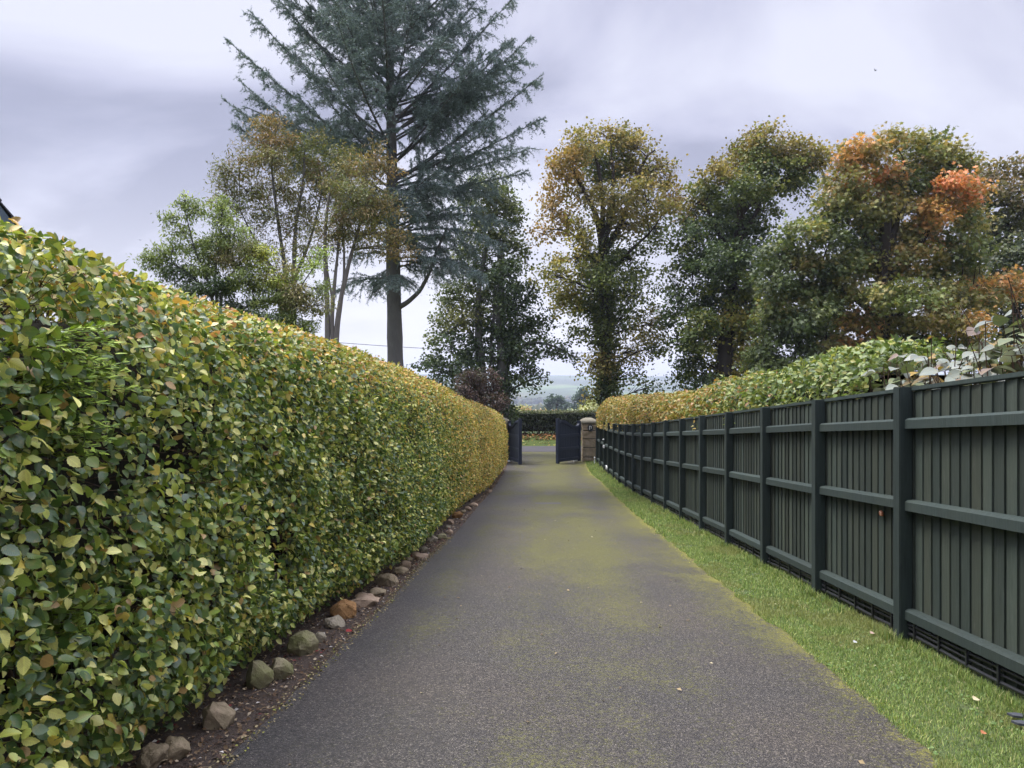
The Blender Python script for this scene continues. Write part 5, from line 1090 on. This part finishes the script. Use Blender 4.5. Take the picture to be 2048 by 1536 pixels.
def cedar():
    Y = 22.; px0 = 789; b = P(px0, 900, Y); g0 = float(terrain(b.x, Y))
    t = thing('cedar_tree', 'tall blue-green cedar with bare lower trunk and up-swept branches', 'tree', (b.x, Y, g0))
    tp = np.array([P(791, 930, Y), P(791, 740, Y), P(789, 640, Y), P(786, 520, Y), P(784, 350, Y), P(781, 200, Y), P(779, 40, Y), P(778, -160, Y), P(778, -330, Y)]); tp[0, 2] = g0-.1
    rad = np.array([.27, .235, .22, .2, .16, .13, .1, .06, .015])
    s = np.linspace(0, 8, 40); path = np.stack([np.interp(s, range(9), tp[:, k]) for k in range(3)], -1); rr = np.interp(s, range(9), rad)*(1+.03*rng.normal(size=40))
    wood = Acc(); wood.add(*tubes(path[None], rr[None], 14))
    nd = []; nl = []; npos = []                                      # needle blades
    def needles(pts, step, L, wdt):
        """pts (n,K,3): blades along every path"""
        seg = np.linalg.norm(np.diff(pts, axis=1), axis=2).sum(1); cnt = np.maximum(2, (seg/step).astype(int)); idx = np.repeat(np.arange(len(pts)), cnt)
        u = rng.random(len(idx))*(pts.shape[1]-1.001); k = u.astype(int); f = (u-k)[:, None]
        p = pts[idx, k]*(1-f)+pts[idx, k+1]*f; d = nrm(pts[idx, k+1]-pts[idx, k])
        o = rng.normal(size=p.shape); o = nrm(o-(o*d).sum(-1, keepdims=True)*d); o[:, 2] += .25
        npos.append(p); nd.append(nrm(d*.75+o)); nl.append(L*(.7+.6*rng.random(len(idx))))
    prim = []
    def ztr(py): return CAMZ+(768-py)/1500*Y
    def xtr(z): return float(np.interp(z, path[:, 2], path[:, 0]))
    py = 560.
    while py > -300:
        k = 1
        z = ztr(py)
        az = rng.random()*6.283
        if py > 505: L = rng.uniform(1.5, 2.6); e0, e1 = R(rng.uniform(-5, 15)), R(rng.uniform(-50, -15))
        elif py > 380: L = rng.uniform(2.0, 3.2); e0, e1 = R(rng.uniform(10, 30)), R(rng.uniform(-25, 5))
        elif py > 200: L = rng.uniform(3.4, 5.2); e0, e1 = R(rng.uniform(12, 45)), R(rng.uniform(5, 50))
        elif py > 60: L = rng.uniform(3.2, 5.0); e0, e1 = R(rng.uniform(32, 50)), R(rng.uniform(25, 62))
        else: L = rng.uniform(2, 4)*np.interp(py, [-300, 60], [.25, .95]); e0, e1 = R(rng.uniform(35, 55)), R(rng.uniform(25, 55))
        if 380 < py < 560 and math.cos(az) < -.3: L *= .62
        prim.append((z, az, L, e0, e1))
        py -= rng.uniform(3.9, 7.8)
    # boughs that show against the sky in their own right
    for py, azd, L, a0, a1 in ((420, 176, 6.2, 30, 38), (395, 168, 6.3, 33, 44), (345, 182, 6.2, 36, 42), (285, 175, 5.9, 38, 50), (450, 184, 5.4, 30, 34), (230, 178, 5.2, 42, 52), (180, 186, 5.0, 44, 50), (330, 4, 5.7, 42, 46), (365, 8, 5.7, 34, 42), (395, -6, 5.0, 27, 24), (420, 3, 4.2, 22, 8), (455, 10, 3.6, 22, -20), (250, 0, 5.4, 45, 48), (500, 6, 2.6, 30, -35), (200, -8, 4.2, 45, 50), (540, 12, 2.9, 25, -35), (470, -20, 3.4, 10, -30), (520, -30, 3.0, 5, -35)):
        prim.append((ztr(py), R(azd), L, R(a0), R(a1)))
    S0 = []; S1 = []; S2 = []; SR = []
    for z, az, L, e0, e1 in prim:
        K = 10; f = np.linspace(0, 1, K); el = e0+(e1-e0)*f; ds = L/(K-1)
        h = np.concatenate([[0], np.cumsum(np.cos(el[:-1])*ds)]); v = np.concatenate([[0], np.cumsum(np.sin(el[:-1])*ds)])
        w = np.cumsum(rng.normal(0, .05, K))*L*.06
        dx, dy = math.cos(az), math.sin(az)
        p = np.stack([xtr(z)+h*dx-w*dy, Y+h*dy+w*dx, z+v], -1)
        wood.add(*tubes(p[None], np.linspace(.008+.0075*L, .005, K)[None], 6))
        needles(p[None, 2:], .006, .06, 0)
        ns = int(L*9); tt = .14+.84*rng.random(ns)**.85; u = tt*(K-1); k = np.minimum(u.astype(int), K-2); ff = (u-k)[:, None]
        q = p[k]*(1-ff)+p[k+1]*ff; tg = nrm(p[k+1]-p[k]); sgn = np.where(rng.random(ns) < .5, -1, 1)[:, None]
        side = nrm(np.cross(tg, np.array([0, 0, 1.])))*sgn
        l = (.28+.95*(1-tt)**.7*min(1, L/3.5))*(.6+.6*rng.random(ns))
        d = nrm(side*.85+tg*.7+rng.normal(0, .18, (ns, 3))+np.array([0, 0, .05]))
        droop = np.array([0, 0, -1.])
        S0.append(q); S1.append(q+d*l[:, None]*.55); S2.append(q+d*l[:, None]+droop*(l*rng.uniform(.05, .75, ns))[:, None]); SR.append(l)
    S0, S1, S2, SR = (np.concatenate(x) for x in (S0, S1, S2, SR))
    sec = bez(S0, S1, S2, 5); wood.add(*tubes(sec, np.linspace(.007, .0025, 5)[None]*np.ones((len(sec), 1)), 4))
    needles(sec, .010, .055, 0)
    nt = np.maximum(3, (SR*17).astype(int)); idx = np.repeat(np.arange(len(sec)), nt); n = len(idx)
    u = (.12+.85*rng.random(n))*3.99; k = u.astype(int); f = (u-k)[:, None]; q = sec[idx, k]*(1-f)+sec[idx, k+1]*f; tg = nrm(sec[idx, k+1]-sec[idx, k])
    d = nrm(tg*.7+rng.normal(0, .55, (n, 3))+np.array([0, 0, -.25])); l = rng.uniform(.09, .24, n)
    ter = bez(q, q+d*(l*.5)[:, None], q+d*l[:, None]+np.array([0, 0, -.25])*l[:, None], 3)
    needles(ter, .013, .05, 0)
    wood.build('trunk', M['bark_grey'], t, True)
    pos = np.concatenate(npos); d = np.concatenate(nd); l = np.concatenate(nl); n = len(l)
    tpl = (np.array([(-.14, 0, 0), (.14, 0, 0), (0, 1, 0)], float), np.array([(0, 1, 2)]), None)
    c = pick([((.17, .225, .22), 4), ((.22, .28, .275), 3), ((.11, .155, .145), 3), ((.28, .33, .33), 1.2)], n)*(.75+.5*rng.random(n))[:, None]
    V, F, T, _ = leaves(tpl, pos, d, rnd_dir(n)+np.array([0, 0, .6]), l*1.15, c)
    link('crown', np_mesh('crown', V, F, T), M['needle'], t); print('CEDAR', n)
    # one bare sickle limb low on the right
    a = Acc(); q = np.array([P(792, 618, Y), P(815, 605, Y-.1), P(840, 582, Y-.2), P(858, 548, Y-.3), P(874, 500, Y-.3), P(895, 455, Y-.3)])
    s = np.linspace(0, 5, 24); pp = np.stack([np.interp(s, range(6), q[:, k]) for k in range(3)], -1); pp[1:-1] = (pp[:-2]+pp[1:-1]*2+pp[2:])/4
    a.add(*tubes(pp[None], np.linspace(.085, .03, 24)[None], 8)); a.build('bough', M['bark_grey'], t, True)
cedar()

# ------------------------------------------------------------------ beyond the road
def far_hedge():
    t = thing('roadside_hedge', 'dark green hedge across the road beyond the open gate', 'hedge', (2, 45.8, float(terrain(2., 45.8))))
    n = 30000; x = rng.uniform(-7, 14, n); s = rng.random(n)*2.6; g0 = terrain(x, x*0+45.6)
    h = np.minimum(s, 1.25); y = 45.3+np.maximum(s-1.25, 0)*.9; lump = (fbm(x*1.2, s*1.5, 81)-.47)*.4
    nz = (s > 1.2)*1.; pos = np.stack([x, y-lump*(1-nz)+rng.random(n)*.2, g0+.12+h+lump*nz*.5], -1)
    keep = rng.random(n) > sm(.55, .1, h)*.55; pos = pos[keep]; nz = nz[keep]; n = len(pos)
    nor = np.stack([nz*0, -(1-nz), nz], -1); N = nrm(nor+np.array([0, 0, .5])+.7*rng.normal(size=(n, 3))); d = rnd_dir(n)-np.array([0, 0, .4])
    c = np.where((nz > .5)[:, None], pick([((.1, .12, .05), 3), ((.13, .13, .06), 2), ((.06, .08, .03), 2)], n), pick([((.03, .045, .02), 4), ((.045, .06, .025), 3), ((.08, .095, .04), 1)], n))*(.7+.6*rng.random(n))[:, None]
    V, F, T, _ = leaves(T_LOW, pos, d, N, .11*(.6+.7*rng.random(n)), c); link('foliage', np_mesh('foliage', V, F, T), M['tree_leaf'], t)
    bm = bmesh.new(); box(bm, (3.5, 46.3, float(terrain(0., 45.6))+.72), (20.6, 1.5, 1.05)); bm_obj('twig_shade_core', bm, M['hedge_core'], t)  # dark box added inside the hedge to block light
    n = 300; x = rng.uniform(-7, 14, n); g0 = terrain(x, x*0+45.5); p0 = np.stack([x, x*0+45.5+rng.random(n)*.4, g0-.05], -1); p2 = p0+np.stack([rng.normal(0, .2, n), rng.normal(0, .1, n), rng.uniform(.6, 1.1, n)], -1)
    a = Acc(); a.add(*tubes(bez(p0, (p0+p2)/2, p2, 4), np.full((n, 4), .018), 5)); a.build('stem', M['twig'], t, True)
far_hedge()
pal_far = dict(p=[((.03, .05, .035), 3), ((.045, .065, .045), 2)], t=[((.22, .17, .1), 3), ((.17, .15, .08), 2), ((.26, .16, .1), 1)], y=[((.2, .2, .1), 3), ((.15, .17, .08), 2)])
tree('pine_tree', 'distant round-topped pine in the haze between the gate leaves', 'tree', 230, [([(1114, 850), (1114, 825), (1114, 800)], .4, .1)],
 [(1112, 795, 10, 6, 1.2, 'p'), (1103, 803, 9, 6, 1.2, 'p'), (1122, 802, 9, 6, 1.2, 'p'), (1098, 814, 9, 7, 1.1, 'p'), (1112, 812, 12, 7, 1.2, 'p'), (1128, 812, 9, 7, 1.1, 'p'), (1094, 822, 9, 4, .9, 'p'), (1132, 821, 8, 5, .9, 'p'), (1113, 822, 14, 6, 1.1, 'p')], pal_far, .6, T_TREE, 1.3, 'bark_dark', 1, .8)
tree('pine_tree', 'distant pointed pine beside the ivied trunk, right of the round one', 'tree', 215, [([(1164, 850), (1164, 815), (1165, 785)], .4, .1)],
 [(1166, 778, 5, 6, 1.2, 'p'), (1162, 788, 9, 6, 1.2, 'p'), (1172, 788, 8, 6, 1.2, 'p'), (1158, 799, 11, 6, 1.2, 'p'), (1172, 799, 10, 7, 1.2, 'p'), (1153, 811, 11, 6, 1.1, 'p'), (1168, 811, 13, 7, 1.2, 'p'), (1150, 820, 10, 5, .8, 'p'), (1180, 815, 10, 8, 1, 'p')], pal_far, .6, T_TREE, 1.3, 'bark_dark', 1, .8)
tree('bush', 'pale tan bush above the roadside hedge beside the dark gate tree', 'bush', 92, [([(1050, 860), (1050, 835), (1048, 825)], .12, .05)], [(1040, 820, 14, 10, 1.2, 'y'), (1055, 824, 14, 9, 1.2, 't'), (1035, 832, 12, 8, 1.2, 'y'), (1065, 830, 12, 6, 1.1, 't')], pal_far, .3, T_TREE, 1.4, 'twig', 1, .5)
tree('bush', 'rusty tan bush low above the roadside hedge below the round pine', 'bush', 100, [([(1090, 860), (1090, 835), (1090, 826)], .12, .05)], [(1085, 824, 16, 7, 1.2, 't'), (1105, 827, 16, 6, 1.2, 't'), (1075, 831, 12, 6, 1.2, 't')], pal_far, .3, T_TREE, 1.4, 'twig', 1, .5)
tree('bush', 'yellowish-green bush beside the ivied trunk behind the plaque pillar', 'bush', 80, [([(1178, 860), (1178, 835), (1178, 815)], .12, .05)], [(1170, 822, 16, 9, 1.2, 'y'), (1188, 812, 14, 12, 1.2, 'y'), (1152, 828, 16, 6, 1.2, 'y'), (1190, 828, 14, 10, 1.2, 'y'), (1135, 831, 14, 5, 1.1, 'y')], pal_far, .28, T_TREE, 1.4, 'twig', 1, .45)
def far_woods():
    # hedgerows and woods over the far valley, read as one mass
    tv = []; tf = []; bm = bmesh.new(); bmesh.ops.create_icosphere(bm, subdivisions=1, radius=1); bm.verts.ensure_lookup_table()
    TV = np.array([v.co for v in bm.verts]); TF = np.array([[v.index for v in f.verts] for f in bm.faces]); bm.free()
    n = 9000; y = 420*(3700/420)**rng.random(n); x = (rng.random(n)-.42)*y*.8+rng.normal(0, 30, n)
    m = (y < 1500) & ((fbm(x/160, y/160, 91) > .54) | (np.abs(((x*.7+y*.5) % 260)-130) < 5)); x, y = x[m], y[m]; n = len(x)
    s = rng.uniform(2.5, 5, n)*(1+y/9000); sc = np.stack([s*1.1, s*1.1, s*rng.uniform(.9, 1.4, n)], -1)
    V = TV[None]*sc[:, None]*(1+.22*rng.normal(size=(n, len(TV), 1)))+np.stack([x, y, terrain(x, y)+s*.5], -1)[:, None]
    F = (np.arange(n)*len(TV))[:, None, None]+TF[None]
    c = np.repeat(pick([((.03, .045, .022), 4), ((.05, .06, .028), 2), ((.1, .085, .035), 1)], n), len(TF), 0)
    tag(link('far_woods', np_mesh('far_woods', V.reshape(-1, 3), F.reshape(-1, 3), c), M['litter']), 'misty woods and hedgerows across the far valley', 'woods', kind='stuff')
far_woods()
def wire():
    A, B = P(560, 676, 50), P(1330, 706, 52); n = 30; f = np.linspace(0, 1, n)[:, None]
    p = np.array(A)*(1-f)+np.array(B)*f; p[:, 2] -= .35*np.sin(f[:, 0]*math.pi)
    a = Acc(); a.add(*tubes(p[None], np.full((1, n), .02), 6)); tag(a.build('overhead_wire', M['cable'], None, True), 'thin overhead wire crossing the sky behind the cedar trunk', 'wire')
wire()
def bird(px, py, Y, span, up, label):
    c = P(px, py, Y); bm = bmesh.new(); s = span/2
    bd = bmesh.ops.create_uvsphere(bm, u_segments=8, v_segments=6, radius=1)
    bmesh.ops.scale(bm, vec=(.09*span, .34*span, .08*span), verts=bd['verts'])
    for sg in (-1, 1):
        v = [bm.verts.new(p) for p in ((sg*.05*s, .18*s, 0), (sg*.5*s, .2*s, up*.5*s), (sg*s, -.05*s, up*s), (sg*.5*s, -.16*s, up*.48*s), (sg*.05*s, -.2*s, 0))]
        bm.faces.new(v)
    v = [bm.verts.new(p) for p in ((-.05*s, -.5*s, 0), (.05*s, -.5*s, 0), (.14*s, -.85*s, 0), (-.14*s, -.85*s, 0))]; bm.faces.new(v)
    bmesh.ops.rotate(bm, cent=(0, 0, 0), matrix=Matrix.Rotation(R(25), 3, 'Z'), verts=bm.verts); bmesh.ops.translate(bm, vec=c, verts=bm.verts)
    tag(bm_obj('bird', bm, M['bird']), label, 'bird')
bird(1751, 141, 70, .42, .8, 'small dark bird with raised wings in the sky above the maple')
bird(280, 480, 60, .38, .15, 'tiny dark bird gliding low in the sky above the beech hedge')
def house():
    # a house behind the hedge: its gable faces the drive, only the verge of the back slope shows above the leaves
    X = -6.0; top = P(0, 411, 8.79); sl = -.66; ry = 6.4; rz = top.z-sl*(8.79-ry); ey = 10.1; ez = rz+sl*(ey-ry); half = ey-ry
    g0 = float(gz(ry)); t = thing('house', 'house with dark tiled roof edge and blue-grey bargeboard behind the near hedge', 'house', (X-3, ry, g0))
    bm = bmesh.new()
    def gable(x): return [bm.verts.new(p) for p in ((x, ry-half+.4, g0-.8), (x, ey-.4, g0-.8), (x, ey-.4, ez-.1), (x, ry, rz-.34), (x, ry-half+.4, ez-.1))]
    a, b = gable(X-.25), gable(X-8)
    bm.faces.new(a); bm.faces.new(b[::-1])
    for q in range(5): bm.faces.new((a[q], a[(q+1) % 5], b[(q+1) % 5], b[q]))
    bm_obj('wall', bm, M['render_wall'], t)
    for sg in (1, -1):
        up = Vector((0, sg*.66, 1)).normalized(); bm = bmesh.new(); n = 16
        for k in range(n):                                  # courses of tiles, each lapping the next
            A = Vector((0, ry+sg*half*k/n, rz+sl*half*k/n)); B = Vector((0, ry+sg*half*((k+1)/n+.012), rz+sl*half*((k+1)/n+.012)))
            vv = [bm.verts.new((x, v.y, v.z)) for x in (X+.03, X-8.2) for v in (A+up*.012, B+up*.045, B+up*.02, A-up*.005)]
            for q in ((0, 1, 2, 3), (7, 6, 5, 4), (0, 4, 5, 1), (1, 5, 6, 2), (2, 6, 7, 3), (3, 7, 4, 0)): bm.faces.new([vv[i] for i in q])
        bm_obj('roof', bm, M['roof_tile'], t)
        bm = bmesh.new(); prism(bm, Vector((X, ry+.01*sg, rz))-up*.1, Vector((X, ry+sg*half, ez))-up*.1, up, .03, .17, .003)
        bo = bm_obj('bargeboard', bm, M['bargeboard'], t)
        bm = bmesh.new(); prism(bm, Vector((X-.035, ry+.01*sg, rz))-up*.2, Vector((X-.035, ry+sg*half, ez))-up*.2, up, .03, .06, .003)
        bm_obj('trim', bm, M['bargeboard'], bo)
house()

# ------------------------------------------------------------------ air
def haze():
    bm = bmesh.new(); box(bm, (0, 1950, 10), (9000, 4300, 150))
    m = bpy.data.materials.new('haze'); m.use_nodes = True; nt = m.node_tree; nt.nodes.clear()
    o = nt.nodes.new('ShaderNodeOutputMaterial'); v = nt.nodes.new('ShaderNodeVolumePrincipled'); nt.links.new(v.outputs[0], o.inputs[1])
    v.inputs['Color'].default_value = (.74, .82, .98, 1); v.inputs['Density'].default_value = .0003; v.inputs['Anisotropy'].default_value = .2
    ob = bm_obj('haze', bm, m); tag(ob, 'pale mist thickening towards the far hills', 'haze', kind='stuff')
haze()
print('DONE BUILD')
